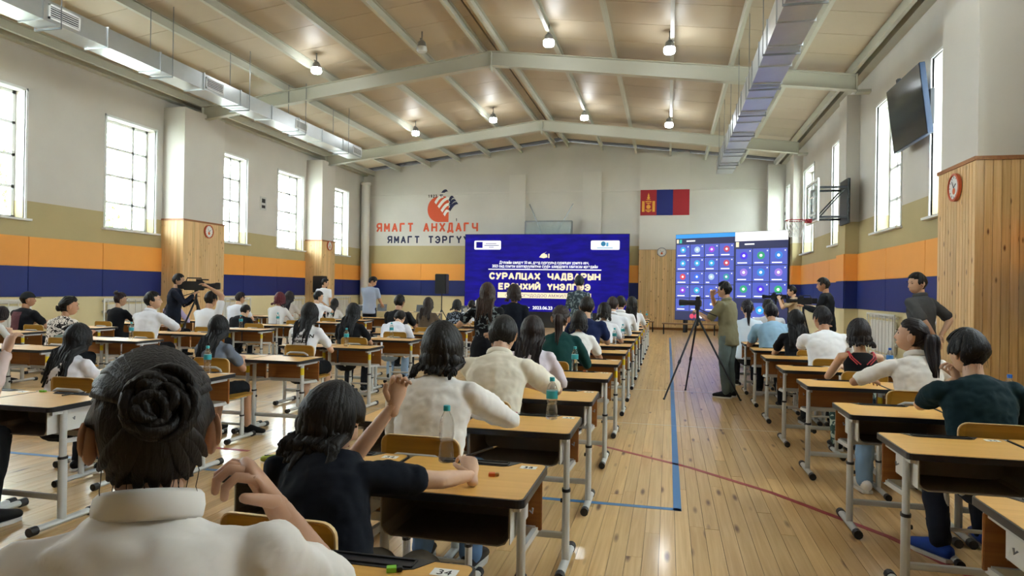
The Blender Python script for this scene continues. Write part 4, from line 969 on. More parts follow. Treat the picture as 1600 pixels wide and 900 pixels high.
# ================================================================ people
def skin_mat(i):
    c = ['c9a184', 'bd9274', 'd2ab8e', 'b98a6a'][i % 4]
    return mat('skin_%d' % (i % 4), c, .5, noise=.06, nscale=12, bump=.04, bscale=120)
def hair_mat(c): return mat('hair_' + c, c, .5, noise=.5, nscale=14, stretch=(9, 9, .7), bump=.35, bscale=26, bstretch=(9, 9, .6), spec=.28)
def cloth(c, rough=.85): return mat('cloth_' + c, c, rough, noise=.06, nscale=7, bump=.25, bscale=9, spec=.2)
def print_cloth(name, base, marks, scale=14, thr=.52, dist=3.):
    """cloth with a printed pattern of its own"""
    if name in MATS: return MATS[name]
    m = cloth(base).copy(); m.name = name; MATS[name] = m; N = m.node_tree.nodes; L = m.node_tree.links; b = N['Principled BSDF']
    tc = N.new('ShaderNodeTexCoord'); nz = N.new('ShaderNodeTexNoise'); nz.inputs['Scale'].default_value = scale; nz.inputs['Detail'].default_value = 1; nz.inputs['Distortion'].default_value = dist; L.new(tc.outputs['Object'], nz.inputs['Vector'])
    cr = N.new('ShaderNodeValToRGB'); e = cr.color_ramp.elements; e[0].position = thr; e[0].color = (*lin(base), 1); e[1].position = thr + .02; e[1].color = (*lin(marks), 1)
    if name.startswith('brush'): x = e.new(thr + .1); x.color = (*lin(marks), 1); x = e.new(thr + .12); x.color = (*lin(base), 1)
    L.new(nz.outputs[0], cr.inputs[0]); L.new(cr.outputs[0], b.inputs['Base Color']); return m

_hv = None
HR = (.076, .098, .118)
def head_mesh():
    """one head, facing +y, centre at the origin"""
    q = MB(); seg, rings = 44, 34
    def shape(d):
        x, y, z = d.x * HR[0], d.y * HR[1], d.z * HR[2]
        if z < 0:
            k = -z / HR[2]; x *= 1 - .26 * k ** 1.5
            if y < 0: y *= 1 - .35 * k
            else: y += .012 * k * max(0, d.y) + (.016 * k if k > .5 else 0) * max(0, d.y + .2)
        if d.y > .15:
            f = min(1, (d.y - .15) / .3); pr = 0
            if -.046 < z < .022: pr = .024 * (.022 - z) / .052 if z > -.030 else .024 * (z + .046) / .016
            y += f * pr * math.exp(-(x / .0135) ** 2)
            y -= f * .008 * math.exp(-((abs(x) - .031) / .017) ** 2 - ((z - .012) / .014) ** 2)
            y += f * .004 * math.exp(-((z - .034) / .012) ** 2)
            y += f * .006 * math.exp(-(x / .022) ** 2 - ((z + .062) / .011) ** 2)
            y += f * .005 * math.exp(-(x / .02) ** 2 - ((z + .1) / .014) ** 2)
        return Vector((x, y, z))
    b = len(q.v)
    for i in range(rings + 1):
        t = PI * i / rings
        for k in range(seg):
            a = 2 * PI * k / seg; q.v.append(tuple(shape(Vector((math.sin(t) * math.sin(a), math.sin(t) * math.cos(a), math.cos(t))))))
    for i in range(rings):
        for k in range(seg): q.f.append((b + i * seg + k, b + i * seg + (k + 1) % seg, b + (i + 1) * seg + (k + 1) % seg, b + (i + 1) * seg + k))
    for s in (-1, 1):
        Me = Matrix.Rotation(s * .35, 3, 'Z') @ Matrix.Rotation(-.15, 3, 'X')
        q.ell((s * .081, -.008, -.01), (.010, .019, .031), 10, 8, Me); q.ell((s * .09, -.016, -.002), (.005, .016, .026), 10, 6, Me)
    return q
HEAD = head_mesh()
def put(q, src, M):
    b = len(q.v); q.v += [tuple(M @ Vector(v)) for v in src.v]; q.f += [tuple(b + i for i in f) for f in src.f]
def hand(q, w, d, n, right, curl=.5, spread=.12, seg=7):
    """palm and five fingers; w wrist, d finger direction, n back-of-hand normal"""
    d = d.normalized(); n = (n - d * n.dot(d)).normalized(); s = d.cross(n) * (1 if right else -1)      # s: towards the little finger
    q.caps([w - d * .03, w, w + d * .04, w + d * .082], [(.024, .019), (.026, .019), (.038, .0165), (.037, .0135)], 10, ref=tuple(s))
    for k, (o, l, r) in enumerate(((-.0285, .068, .0088), (-.0095, .077, .009), (.0095, .071, .0086), (.028, .055, .0076))):
        p = w + d * (.08 - .004 * abs(k - 1)) + s * o; a = 0.; pts = [p - d * .012]; dd = d
        sp = (o / .0285) * spread
        for j, f in enumerate((.45, .32, .23)):
            pts.append(p.copy()); a += curl * (.7, 1., .8)[j]
            dd = (d * math.cos(a) - n * math.sin(a) + s * sp).normalized(); p = p + dd * l * f
        pts.append(p); q.caps(pts, [r, r, r * .95, r * .88, r * .74], seg)
    p = w + d * .022 - s * .026; dd = (d * .72 - s * .62 - n * .25).normalized(); p2 = p + dd * .036; dd2 = (d * .9 - s * .2 - n * (.3 + curl * .35)).normalized(); p3 = p2 + dd2 * .03
    q.caps([p - dd * .015, p, p2, p3], [.0125, .0125, .0105, .0082], seg)
def ik(S, T, a, b, pole):
    v = T - S; L = v.length
    if L > (a + b) * .995: T = S + v.normalized() * (a + b) * .995; v = T - S; L = v.length
    x = (a * a - b * b + L * L) / (2 * L); h = math.sqrt(max(0, a * a - x * x)); u = v.normalized(); p = pole - u * pole.dot(u)
    return S + u * x + p.normalized() * h, T
REMESH = []
def organic(name, q, voxel, material, parent, smooth=4, wrinkle=0., extra=None):
    """union of the collected shapes as one continuous skin"""
    me = bpy.data.meshes.new(name); me.from_pydata(q.v, [], q.f)
    bm = bmesh.new(); bm.from_mesh(me); bmesh.ops.recalc_face_normals(bm, faces=bm.faces); bm.to_mesh(me); bm.free()
    o = link(name, me, material, parent)
    m = o.modifiers.new('r', 'REMESH'); m.mode = 'VOXEL'; m.voxel_size = voxel; m.use_smooth_shade = True
    m = o.modifiers.new('s', 'SMOOTH'); m.factor = .5; m.iterations = smooth
    if wrinkle:
        for nm, sc, st in (('fold', .13, wrinkle), ('crease', .05, wrinkle * .45)):
            if nm not in bpy.data.textures: tx = bpy.data.textures.new(nm, 'CLOUDS'); tx.noise_scale = sc; tx.noise_depth = 2
            m = o.modifiers.new(nm, 'DISPLACE'); m.texture = bpy.data.textures[nm]; m.strength = st; m.mid_level = .38; m.texture_coords = 'LOCAL'
    REMESH.append((o, extra)); return o
def finish_people():
    dg = bpy.context.evaluated_depsgraph_get(); dg.update(); out = []
    for o, ex in REMESH: out.append((o, bpy.data.meshes.new_from_object(o.evaluated_get(dg)), ex))
    for o, me, ex in out:
        o.modifiers.clear(); mats = list(o.data.materials)
        if ex:
            bm = bmesh.new(); bm.from_mesh(me); e2 = ex.mesh('x', 'all'); bm.from_mesh(e2); bm.to_mesh(me); bm.free()
        me.materials.clear()
        for m in mats: me.materials.append(m)
        me.polygons.foreach_set('use_smooth', [True] * len(me.polygons)); me.name = o.name; o.data = me

PCOUNT = 0
HANDS = {}; SHIRTS = {}
def person(label, loc, rz=0., sit=True, lean=15., side=0., yaw=0., pitch=10., s=1., male=True, hair='short', hcol='17130f', shirt='tee', scol='e8e8e6', smat=None,
           pants='trousers', pcol='1c1f26', pmat=None, shoe='1a1a1c', lod=1, armR=None, armL=None, handR=None, handL=None, headpx=None, glasses=False, knees=None, group=None, feet=None, bangs=False, neck=0., lift=0.):
    """local frame: origin on the floor under the hips, +y ahead, +x to the right"""
    global PCOUNT; PCOUNT += 1
    vox = {0: .0105, 1: .016, 2: .023}[lod]; sk = skin_mat(PCOUNT); V = Vector
    hip = V((0, 0, (.52 if sit else .93) + lift)); wid = (1.0 if male else .88)
    la, sd = math.radians(lean), math.radians(side)
    # spine
    P = [hip]; seglen = (.12, .13, .12, .10, .07)
    for k, l in enumerate(seglen):
        a = la * (.55, .85, 1.05, 1.25, 1.1)[k]; P.append(P[-1] + V((math.sin(sd) * l, math.sin(a) * math.cos(sd) * l, math.cos(a) * math.cos(sd) * l)))
    up = (P[5] - P[4]).normalized()
    if male: TW = [(.165, .12), (.15, .105), (.158, .11), (.172, .115), (.15, .085), (.062, .06)]
    else: TW = [(.168, .12), (.13, .095), (.138, .105), (.15, .108), (.128, .078), (.05, .05)]
    nk = P[5]; hp = math.radians(pitch); hy = math.radians(yaw)
    hd = V((math.sin(sd) * .5, math.sin(la * .5 + hp * .45), math.cos(la * .5 + hp * .45))).normalized()
    Hm = Matrix.Rotation(-hy, 3, 'Z') @ Matrix.Rotation(-hp, 3, 'X'); HC = nk + hd * (.072 - neck) + Hm @ V((0, .024, .05))
    if headpx:
        y = loc[1] + (Matrix.Rotation(rz, 3, 'Z') @ HC).y; tgt = at_y(headpx[0], headpx[1], y); s = max(.86, min(1.1, tgt.z / HC.z)) if s == 1. else s
        loc = (tgt.x - (Matrix.Rotation(rz, 3, 'Z') @ HC).x * s, loc[1])
    t = thing('person', label, 'person', (loc[0], loc[1], 0), rz, group); t.scale = (s,) * 3
    Mh = Matrix.Translation(HC) @ Hm.to_4x4(); Rz = Matrix.Rotation(rz, 3, 'Z')
    # arms
    sw = (.186 if male else .162); SH = {k: P[4] + V((k * sw, 0, 0)) - up * .035 for k in (-1, 1)}
    A, B = .285, .25
    arms = {}
    for k, tg, hn in ((1, armR, handR), (-1, armL, handL)):
        if tg is None: tg = ((.16, .34, .80), (.7, -.4, -.5)) if sit else ((.24, .06, .86), (.2, -1, 0))
        T, pole = tg; T = V((T[0] * k, T[1], T[2])); pole = V((pole[0] * k, pole[1], pole[2])); E, T = ik(SH[k], T, A, B, pole); arms[k] = (SH[k], E, T, hn)
    HANDS[t.name] = {k: V((loc[0], loc[1], 0)) + Rz @ (arms[k][2] + (V((arms[k][3]['d'][0] * k, *arms[k][3]['d'][1:])) if arms[k][3] and 'd' in arms[k][3] else arms[k][2] - arms[k][1]).normalized() * .085) * s for k in arms}
    # legs
    LEG = {}
    for k in (-1, 1):
        hj = hip + V((k * .09, 0, -.02))
        if sit: kn = V((k * .13, .40, .50)); an = V((k * .13, .34, .09))
        else: kn = V((k * .1, .02, .5)); an = V((k * .1, -.02, .09))
        if knees and k in knees: kn, an = V(knees[k][0]), V(knees[k][1])
        LEG[k] = (hj, kn, an)
    rA = (.048, .04, .034, .026) if male else (.04, .034, .029, .022)
    # ---------- body
    kk = 1. if shirt == 'tank' else .86
    q = MB(); q.caps([P[0] - V((0, 0, .06))] + P[:4] + [P[3].lerp(P[4], .55)], [(a * kk, b * kk * .98) for a, b in [TW[0]] + TW[:4] + [(TW[4][0] * .9, TW[4][1] * .8)]], 16, ref=(1, 0, 0))
    q.caps([P[4], P[5], nk + hd * .05, HC + Hm @ V((0, -.012, -.04))], [(.062, .052), (.054, .053), (.05, .052), (.05, .055)] if male else [(.052, .045), (.046, .045), (.042, .044), (.044, .05)], 12, ref=(1, 0, 0))
    for k in (-1, 1):
        S_, E, T, hn = arms[k]; q.caps([S_ - V((k * .04, 0, 0)), S_, S_.lerp(E, .5), E], [rA[0], rA[0] * 1.05, rA[0] * .95, rA[1]], 10)
        q.caps([E, E.lerp(T, .3), T], [rA[1], rA[1] * 1.0, rA[3]], 10)
        hj, kn, an = LEG[k]; q.caps([hj, hj.lerp(kn, .5), kn], [.08, .072, .055], 12); q.caps([kn, kn.lerp(an, .3), an], [.053, .052, .034], 10)
    ex = MB(); put(ex, HEAD, Mh)
    for k in (-1, 1):
        S_, E, T, hn = arms[k]; d = (T - E).normalized(); n = V((0, 0, 1)); curl = .45
        if abs(d.z) > .8: n = V((0, -1, 0)) if sit else V((k, 0, 0))
        if hn:
            if 'd' in hn: d = V((hn['d'][0] * k, *hn['d'][1:]))
            if 'n' in hn: n = V((hn['n'][0] * k, *hn['n'][1:]))
            curl = hn.get('curl', curl)
        hand(ex, T, d, n, k > 0, curl, seg=8 if lod == 0 else 6)
    organic('body', q, vox, sk, t, 3, extra=ex)
    if lod < 2 or yaw:
        e = MB(); eb = MB(); mo = MB()
        for k in (-1, 1):
            e.ell(Mh @ V((k * .031, .0815, .011)), (.013, .006, .0055), 8, 6, Hm); eb.obox(Mh @ V((k * .032, .0875, .034)), (.03, .008, .006), Hm @ Matrix.Rotation(k * .5, 3, 'Z'))
        mo.obox(Mh @ V((0, .0935, -.063)), (.038, .008, .006), Hm)
        e.build('eyes', mat('eye_dark', '1a1412', .25, noise=.1), t, smooth='all'); eb.build('eyebrows', hair_mat(hcol), t); mo.build('mouth', mat('lips', 'a8665c', .5, noise=.05), t)
    if glasses:
        g = MB()
        for k in (-1, 1):
            g.tube([Mh @ V((k * .034 + .022 * math.cos(a), .098, .012 + .018 * math.sin(a))) for a in [2 * PI * j / 14 for j in range(14)]], .0018, 5, closed=True); g.tube([Mh @ V((k * .056, .097, .014)), Mh @ V((k * .083, .02, .012)), Mh @ V((k * .083, -.02, .004))], .0018, 5)
        g.bar(Mh @ V((-.012, .1, .014)), Mh @ V((.012, .1, .014)), .003, .003); g.build('glasses', M_chrome, t)
    # ---------- clothes
    sm = smat or cloth(scol); q = MB(); g = .014 if shirt != 'tank' else .004; hem = -.1 if sit else -.16
    top = 5 if shirt != 'tank' else 4
    if shirt == 'tank':
        q.caps([P[0] + V((0, -.02, hem * .5))] + P[:4], [(a + g, b + g) for a, b in [TW[0]] + TW[:4]], 18, ref=(1, 0, 0))
    else:
        q.tube([P[0] + V((0, -.01, hem))] + P[:5] + [P[4].lerp(P[5], .3), P[4].lerp(P[5], .62)], [(a + g, b + g) for a, b in [TW[0]] + TW[:5]] + [(.105 if male else .09, .082 if male else .072), (.07 if male else .06, .064 if male else .056)], 18, ref=(1, 0, 0))
        frac = {'tee': .62, 'long': 1., 'shirt': 1., 'half': .8}[shirt]
        for k in (-1, 1):
            S_, E, T, hn = arms[k]; q.caps([P[4] + V((k * .06, 0, -.03)), S_ + V((0, 0, -.005)), S_.lerp(E, .35)], [.06 * wid, .06 * wid, .056 * wid], 12)
            if frac < 1: q.caps([S_, S_.lerp(E, frac * .6), S_.lerp(E, frac)], [.06 * wid, .058 * wid, .061 * wid], 12)
            else: q.caps([S_, S_.lerp(E, .6), E, E.lerp(T, .3), E.lerp(T, .9)], [.06 * wid, .052 * wid, .047 * wid, .043 * wid, .035 * wid], 12)
    so = organic('shirt' if shirt != 'tank' else 'top', q, vox, sm, t, 3, wrinkle=.03 if shirt != 'tank' and lod < 2 else 0); SHIRTS[t.name] = so
    if shirt in ('shirt', 'half'):
        c = P[4].lerp(P[5], .55); pts = [c + Matrix.Rotation(-la * .9, 3, 'X') @ V((.078 * math.cos(a) * wid, .07 * math.sin(a), .012 * math.cos(a + PI / 2) + .012)) for a in [2 * PI * j / 20 for j in range(20)]]
        MB().tube(pts, [(.022, .008)] * 20, 8, closed=True, ref=tuple(up)).build('collar', sm, so, smooth='all')
    if shirt == 'tank':
        st = MB(); rs = mat('strap_red', 'b8343c', .6, noise=.05)
        for k in (-1, 1):
            for x0, x1 in ((.05, .12), (.11, .13)):
                st.tube([P[3] + V((k * x0 * .5, -.112, .0)), P[3].lerp(P[4], .6) + V((k * (x0 * .3 + x1 * .6), -.094, 0)), P[4] + V((k * x1 * .85, -.06, -.004)), P[4] + V((k * x1 * .85, -.01, .012)), P[4] + V((k * x1 * .85, .05, -.01))], .006, 6)
        st.build('strap', rs, so)
    pm = pmat or cloth(pcol); q = MB()
    if pants == 'dress':
        q.caps([P[1], P[0], hip + V((0, .0, -.25)), hip + V((0, 0, -.5))], [(.14, .11), (.19, .15), (.21, .18), (.22, .19)], 18, ref=(1, 0, 0))
    else:
        q.caps([P[0] + V((0, 0, -.08)), P[0], P[0].lerp(P[1], .6)], [(.16, .12), (.172, .128), (.15, .11)], 16, ref=(1, 0, 0))
        for k in (-1, 1):
            hj, kn, an = LEG[k]
            if pants == 'skirt' or pants == 'shorts': q.caps([hj, hj.lerp(kn, .5), hj.lerp(kn, .85)], [.098, .092, .085], 12)
            else: q.caps([hj, hj.lerp(kn, .5), kn], [.095, .086, .07], 12); q.caps([kn, kn.lerp(an, .5), an + V((0, 0, .0))], [.069, .063, .055], 12)
    organic('trousers' if pants == 'trousers' else pants, q, vox, pm, t, 3, wrinkle=.02 if lod < 2 else 0)
    shm = cloth(shoe, .6); slm = mat('shoe_sole', 'd8d6d2', .6, noise=.05)
    for k in (-1, 1):
        hj, kn, an = LEG[k]; f = V((an.x, an.y, 0)); fd = V((.12 * k, 1, 0)).normalized() if sit else V((.2 * k, 1, 0)).normalized()
        if feet and k in feet: fd = V((*feet[k], 0)).normalized()
        sh_ = MB().caps([f - fd * .05 + V((0, 0, .055)), f + fd * .03 + V((0, 0, .06)), f + fd * .1 + V((0, 0, .05)), f + fd * .17 + V((0, 0, .04))], [(.036, .04), (.042, .05), (.044, .036), (.04, .026)], 12, ref=tuple(fd.cross(V((0, 0, 1))))).build('shoe', shm, t, smooth='all')
        sd_ = fd.cross(V((0, 0, 1))); MB().prism([(-.07, -.035), (.02, -.042), (.12, -.046), (.18, -.03), (.2, 0), (.18, .03), (.12, .046), (.02, .042), (-.07, .035), (-.085, 0)], .02, lambda u, v, w: tuple(f + fd * u + sd_ * v + V((0, 0, .002 + w)))).build('sole', slm, sh_)
    # ---------- hair
    hm = hair_mat(hcol); th = {'short': .013, 'mop': .024, 'bob': .02, 'long': .018, 'pony': .013, 'bun': .013, 'lowbun': .013, 'cap': .01}[hair]; q = MB(); seg, rings = 30, 22; b = 0
    hl = .30 if bangs else .60
    def taper(z): return 1. if hair in ('long', 'bob') else max(.1, min(1, 1 + (z + (.02 if hair != 'mop' else .08)) * 2.2))
    for i in range(rings + 1):
        tt = PI * i / rings
        for k in range(seg):
            a = 2 * PI * k / seg; d = V((math.sin(tt) * math.sin(a), math.sin(tt) * math.cos(a), math.cos(tt)))
            low = -.56 if hair in ('short', 'cap') else -.6 if hair in ('pony', 'bun', 'lowbun', 'mop') else -.8
            face = (d.y > .1 and d.z < hl - .2 * d.x * d.x) or (d.y > -.22 and d.z < (-.15 if male or hair in ('pony', 'bun', 'lowbun') else -.5)) or d.z < low or (hair in ('short', 'mop', 'pony', 'bun', 'lowbun', 'cap') and abs(d.x) > .72 and -.5 < d.z < .12 and d.y > -.42)
            jit = .004 * math.sin(9 * a + i) if not face else 0
            th_ = th * taper(d.z); f = V((HR[0] + th_ + jit, HR[1] + th_ + jit, HR[2] + th)) if not face else V(HR) * .86
            p = V((d.x * f.x, d.y * f.y, d.z * f.z))
            if p.z < 0 and p.y < 0: p.y *= 1 - .3 * (-p.z / .13)
            if p.z < 0: p.x *= 1 - .2 * (-p.z / .13)
            q.v.append(tuple(Mh @ p))
    for i in range(rings):
        for k in range(seg): q.f.append((i * seg + k, i * seg + (k + 1) % seg, (i + 1) * seg + (k + 1) % seg, (i + 1) * seg + k))
    def scalp(d, off): 
        p = V((d.x * (HR[0] + off), d.y * (HR[1] + off), d.z * (HR[2] + off)))
        if p.z < 0 and p.y < 0: p.y *= 1 - .3 * (-p.z / .13)
        return p
    def backy(z):
        for a_, b_ in zip(P[:-1], P[1:]):
            if a_.z <= z <= b_.z: u = (z - a_.z) / (b_.z - a_.z); return a_.y + (b_.y - a_.y) * u
        return P[0].y if z < P[0].z else P[5].y
    rng = random.Random(PCOUNT); nl = {0: 46, 1: 24, 2: 14}[lod]; m_ = {0: 9, 1: 7, 2: 6}[lod]
    crown = V((0, -.3, .95)).normalized()
    tie = {'pony': V((0, -.97, .12)), 'bun': V((0, -.97, .22)) if lod == 0 else V((0, -.72, .68)), 'lowbun': V((0, -.95, -.28))}.get(hair)
    L_ = {'long': .31, 'bob': .085}.get(hair, 0)
    if hair != 'cap':
        for j in range(nl):
            u = (j + rng.uniform(-.3, .3)) / nl; w_ = (.034, .024, .03)[lod] if lod else .022
            if tie:
                fi = 2 * PI * u; st_ = V((math.sin(fi) * .95, math.cos(fi) * .5 + .2, .55 * math.cos(fi) + .25)); 
                if st_.y > .1 and st_.z < .55: st_.z = .58
                if st_.z < -.2 and st_.y > -.3: st_.y = -.35
                st_.normalize()
                if abs(st_.x) > .62 and st_.z < .3 and st_.y > -.5: st_ = V((st_.x * .8, st_.y, .42)).normalized()
                pts = [scalp(st_.lerp(tie, k / 6).normalized(), th + .003) for k in range(7)]; pts = [Mh @ p for p in pts]; rr = [(w_ * .12, .001), (w_ * .4, .003)] + [(w_ * .6, .006)] * 4 + [(w_ * .3, .006)]
            else:
                fi = math.radians(62 + 236 * u) if hair in ('long', 'bob') else 2 * PI * u
                zl = -.25 if hair in ('long', 'bob') else (-.42 + rng.uniform(-.14, .12)) if 110 < math.degrees(fi) < 250 else (-.05 if 70 < math.degrees(fi) < 290 else hl)
                zl += rng.uniform(-.06, .06); r_ = math.sqrt(max(.05, 1 - zl * zl)); end = V((math.sin(fi) * r_, math.cos(fi) * r_, zl))
                pts = [Mh @ scalp(dd_, th * taper(dd_.z) + .001 + .003 * rng.random()) for dd_ in [crown.lerp(end, k / m_).normalized() for k in range(m_ + 1)]]; rr = [(w_ * .5, .004)] + [(w_ * .8, .007 if hair in ('long', 'bob') else .007 - .005 * (k / m_) ** 2) for k in range(1, m_)] + [(w_ * (.8 if L_ else .25), .006 if L_ else .002)]
                if L_:
                    e = pts[-1]; n2 = 7; L2 = L_ * rng.uniform(.82, 1.1); wob = rng.uniform(-.012, .012)
                    sidex = e.x - HC.x
                    for k in range(1, n2 + 1):
                        f = k / n2; z = e.z - L2 * f; y = e.y - .01 * f
                        if z < P[5].z + .03: y = min(y, backy(z) - (.075 + .03 * min(1, (P[5].z - z + .03) / .1)) - .018 * rng.random())
                        pts.append(V((HC.x + sidex * (1 + .1 * f) * (1 if z > P[4].z else .95) + wob * math.sin(f * 5), y, z))); rr.append((w_ * (.85 - .5 * f * f), .009 - .005 * f))
            q.tube(pts, rr, 6 if lod else 7, ref=tuple((pts[1] - pts[0]).cross(V((0, 0, 1)) if not tie else (pts[0] - HC)) + V((1e-4, 0, 0))))
    if hair == 'pony':
        b0 = Mh @ scalp(tie, th + .012)
        for j in range({0: 16, 1: 10, 2: 6}[lod]):
            a = rng.uniform(0, 2 * PI); r = rng.uniform(0, .02); pts = []
            for k in range(8):
                f = k / 7; z = b0.z + .02 * math.sin(PI * min(1, f * 2)) - .27 * f * f - .02 * f; sp_ = r * (1 + 1.2 * math.sin(PI * f)); y = b0.y - .045 * math.sin(PI * min(1, f * 1.1))
                if z < P[5].z: y = min(y, backy(z) - .11)
                pts.append(V((b0.x + sp_ * math.cos(a), y + sp_ * math.sin(a), z)))
            q.tube(pts, [(.01, .008), (.014, .01), (.017, .012), (.018, .012), (.017, .011), (.014, .009), (.01, .007), (.004, .003)], 6)
    if hair in ('bun', 'lowbun'):
        b0 = Mh @ (scalp(tie.normalized(), th + (.004 if lod == 0 else .02))); ax = (b0 - HC).normalized(); x_ = ax.cross(V((1, 0, 0))).normalized(); y_ = ax.cross(x_); R0 = .046 if lod == 0 else .034 if hair == 'bun' else .03
        q.ell(b0, (R0 * 1.0, R0 * .72, R0) if lod == 0 else (R0 * 1.05, R0 * .9, R0), 12, 9)
        if lod == 0:
            for j in range(26):
                r = rng.uniform(.016, .044); a0 = rng.uniform(0, 2 * PI); sp_ = rng.uniform(1.6, 3.4); ox, oy = rng.uniform(-.014, .014), rng.uniform(-.014, .014); tl, tp = rng.uniform(-.4, .4), rng.uniform(0, 6); dome = .034 * math.sqrt(max(.05, 1 - (r / .05) ** 2)) + .004
                pts = [b0 + x_ * (ox + r * math.cos(a0 + sp_ * k / 8)) + y_ * (oy + r * math.sin(a0 + sp_ * k / 8)) + ax * (dome + tl * r * .5 * math.cos(a0 + tp + sp_ * k / 8)) for k in range(9)]
                q.tube(pts, [.002, .005, .0075, .0085, .009, .0085, .0075, .005, .002], 6)
        for j in range({0: 0, 1: 5, 2: 4}[lod]):
            r = R0 * rng.uniform(.45, 1.1); h0 = rng.uniform(-.012, .024); tl = rng.uniform(-.35, .35); pts = [b0 + x_ * (r * math.cos(a)) + y_ * (r * math.sin(a)) + ax * (h0 * (.6 if lod == 0 else 1) + tl * r * math.cos(a)) for a in [2 * PI * k / 14 for k in range(14)]]
            q.tube(pts, [(.011, .009) if lod else (.008, .0075)] * 14, 6, closed=True)
    if lod == 0:
        for j in range(10):      # loose strands
            fi = rng.uniform(2.2, 4.1); e = V((math.sin(fi) * .95, math.cos(fi) * .95, -.3)).normalized(); p0 = Mh @ scalp(e, th); pts = [p0]
            for k in range(1, 6): pts.append(pts[-1] + V((rng.uniform(-.003, .003), rng.uniform(-.003, .003), -.009 - .006 * rng.random())))
            q.tube(pts, [.0006] * 5 + [.0002], 4)
    if hair == 'cap':
        cq = MB().ell((0, 0, 0), (HR[0] + .016, HR[1] + .018, HR[2] + .016), 20, 12); cq.v = [tuple(Mh @ V((x, y, max(z, .03 - .1 * (y < -.02) * .2)))) for x, y, z in cq.v]; hat = cq.build('cap', cloth('24272b'), t, smooth='all')
        MB().prism([(-.07, .08), (-.075, .13), (-.04, .175), (0, .185), (.04, .175), (.075, .13), (.07, .08)], .007, lambda u, v, w: tuple(Mh @ V((u, v, .032 + w - .12 * (v - .08))))).build('cap_peak', cloth('24272b'), hat)
    ho = q.mesh('hair', 'all'); link('hair', ho, hm, t)
    return t


def print_on(shirt, q, material, name, y0=-1.):
    """lay a flat print (points given as (x, ., z)) on the back of a garment"""
    from mathutils.bvhtree import BVHTree
    bm = bmesh.new(); bm.from_mesh(shirt.data); tree = BVHTree.FromBMesh(bm); bm.free()
    bad = 0
    for v in q.vertices:
        h = tree.ray_cast(Vector((v.co.x, y0, v.co.z)), Vector((0, 1, 0)))
        if h[0] is None: v.co.y = 0; bad += 1
        else: v.co.y = h[0].y - .0035
    o = link(name, q, material, shirt); return o
def grid(x0, x1, z0, z1, n=10):
    q = MB()
    for i in range(n + 1):
        for k in range(n + 1): q.v.append((x0 + (x1 - x0) * i / n, 0, z0 + (z1 - z0) * k / n))
    for i in range(n):
        for k in range(n): a = i * (n + 1) + k; q.f.append((a, a + n + 1, a + n + 2, a + 1))
    return q.mesh('print')
DESKARMS = dict(armR=((.11, .43, .80), (.55, -.25, -.6)), armL=((.11, .43, .80), (.55, -.25, -.6)))
def sitter(c, i, px, label, dy=-.40, **k):
    """someone on the chair of row i of a column, head where the photograph shows it"""
    a = dict(DESKARMS); a.update(k); a.setdefault('group', 'seated examinees'); return person(label, (0, COLS[c][2][i] + dy), headpx=px, **a)
# --- column along the aisle, left
sitter('A', 0, (235, 690), 'seated person with dark bun and white linen collared shirt, hand to cheek, nearest the camera', male=False, hair='bun', shirt='half', scol='ece8e2', lod=0, lean=12, pitch=12, yaw=-12, rz=math.radians(30), s=1.03, lift=.095, neck=.032, pcol='20242c',
       armR=((.17, .2, 1.09), (.5, .12, -1)), handR=dict(n=(.8, .2, .2), curl=1.0), armL=((.1, .40, .80), (.9, -.3, -.3)), dy=-.475)
pnavy = sitter('A', 1, (520, 655), 'seated person in navy tee leaning left, black hair, pencil in right hand', male=False, hair='bob', shirt='tee', scol='10151f', lod=0, lean=24, side=-20, pitch=26, yaw=48, neck=.02, bangs=True, pants='shorts', pcol='5a5348',
       armR=((.27, .58, .81), (.7, -.3, .0)), handR=dict(d=(-.3, .6, .5), n=(.3, -.3, .8), curl=.75), armL=((-.0, .43, 1.1), (.1, .5, -1)), handL=dict(d=(-.15, .1, .9), n=(.5, .7, .1), curl=.75), dy=-.42, shoe='1a1b1e',
       knees={1: ((.16, .40, .5), (.26, .5, .09)), -1: ((-.02, .40, .5), (.06, .38, .09))}, feet={1: (.5, .8)})
sitter('A', 2, (690, 545), 'seated person in a wrinkled white long-sleeved shirt with collar-length black hair', male=True, hair='bob', shirt='long', scol='efece6', lod=0, lean=20, pitch=8, armR=((.10, .43, .80), (.95, -.1, -.2)), pcol='5f7fa8')
sitter('A', 3, (785, 525), 'seated person in a cream short-sleeved shirt with short black hair, head bowed', male=True, hair='short', shirt='half', scol='e6dfcd', lod=0, lean=26, pitch=28, armR=((.10, .42, .80), (.95, -.1, -.2)), armL=((.06, .34, 1.0), (.6, .4, -.8)), handL=dict(d=(.2, 0, .9), curl=.6), pcol='5f7fa8', shoe='b8a888')
sitter('A', 4, (832, 518), 'seated person with long dark hair and a pale lavender cardigan', male=False, hair='long', hcol='231a18', shirt='long', scol='d8cfd6', lean=18, pcol='2a2c34')
sitter('A', 5, (876, 498), 'seated person in a dark green top with a low ponytail', male=False, hair='pony', hcol='2a1c16', shirt='long', scol='123c3a', lean=20, pcol='2a2c34')
sitter('A', 6, (905, 503), 'seated person in a white tee with a black bob, beyond the green top', male=False, hair='bob', shirt='tee', scol='e9e8e4', lean=20)
sitter('A', 7, (917, 474), 'seated person in a navy tee with short black hair beside the aisle', male=True, hair='short', shirt='tee', scol='16224a', lean=8)
sitter('A', 8, (944, 487), 'seated person in white resting the face in a hand beside the aisle', male=False, hair='bob', shirt='tee', scol='e6e8ec', lean=20, armL=((.05, .32, 1.0), (.5, .5, -.7)), lod=2)
sitter('A', 9, (957, 476), 'seated person in a white shirt, brown-black short hair, far along the aisle', male=True, hair='short', hcol='2a1d18', shirt='shirt', scol='e8ecf2', lean=14, lod=2)
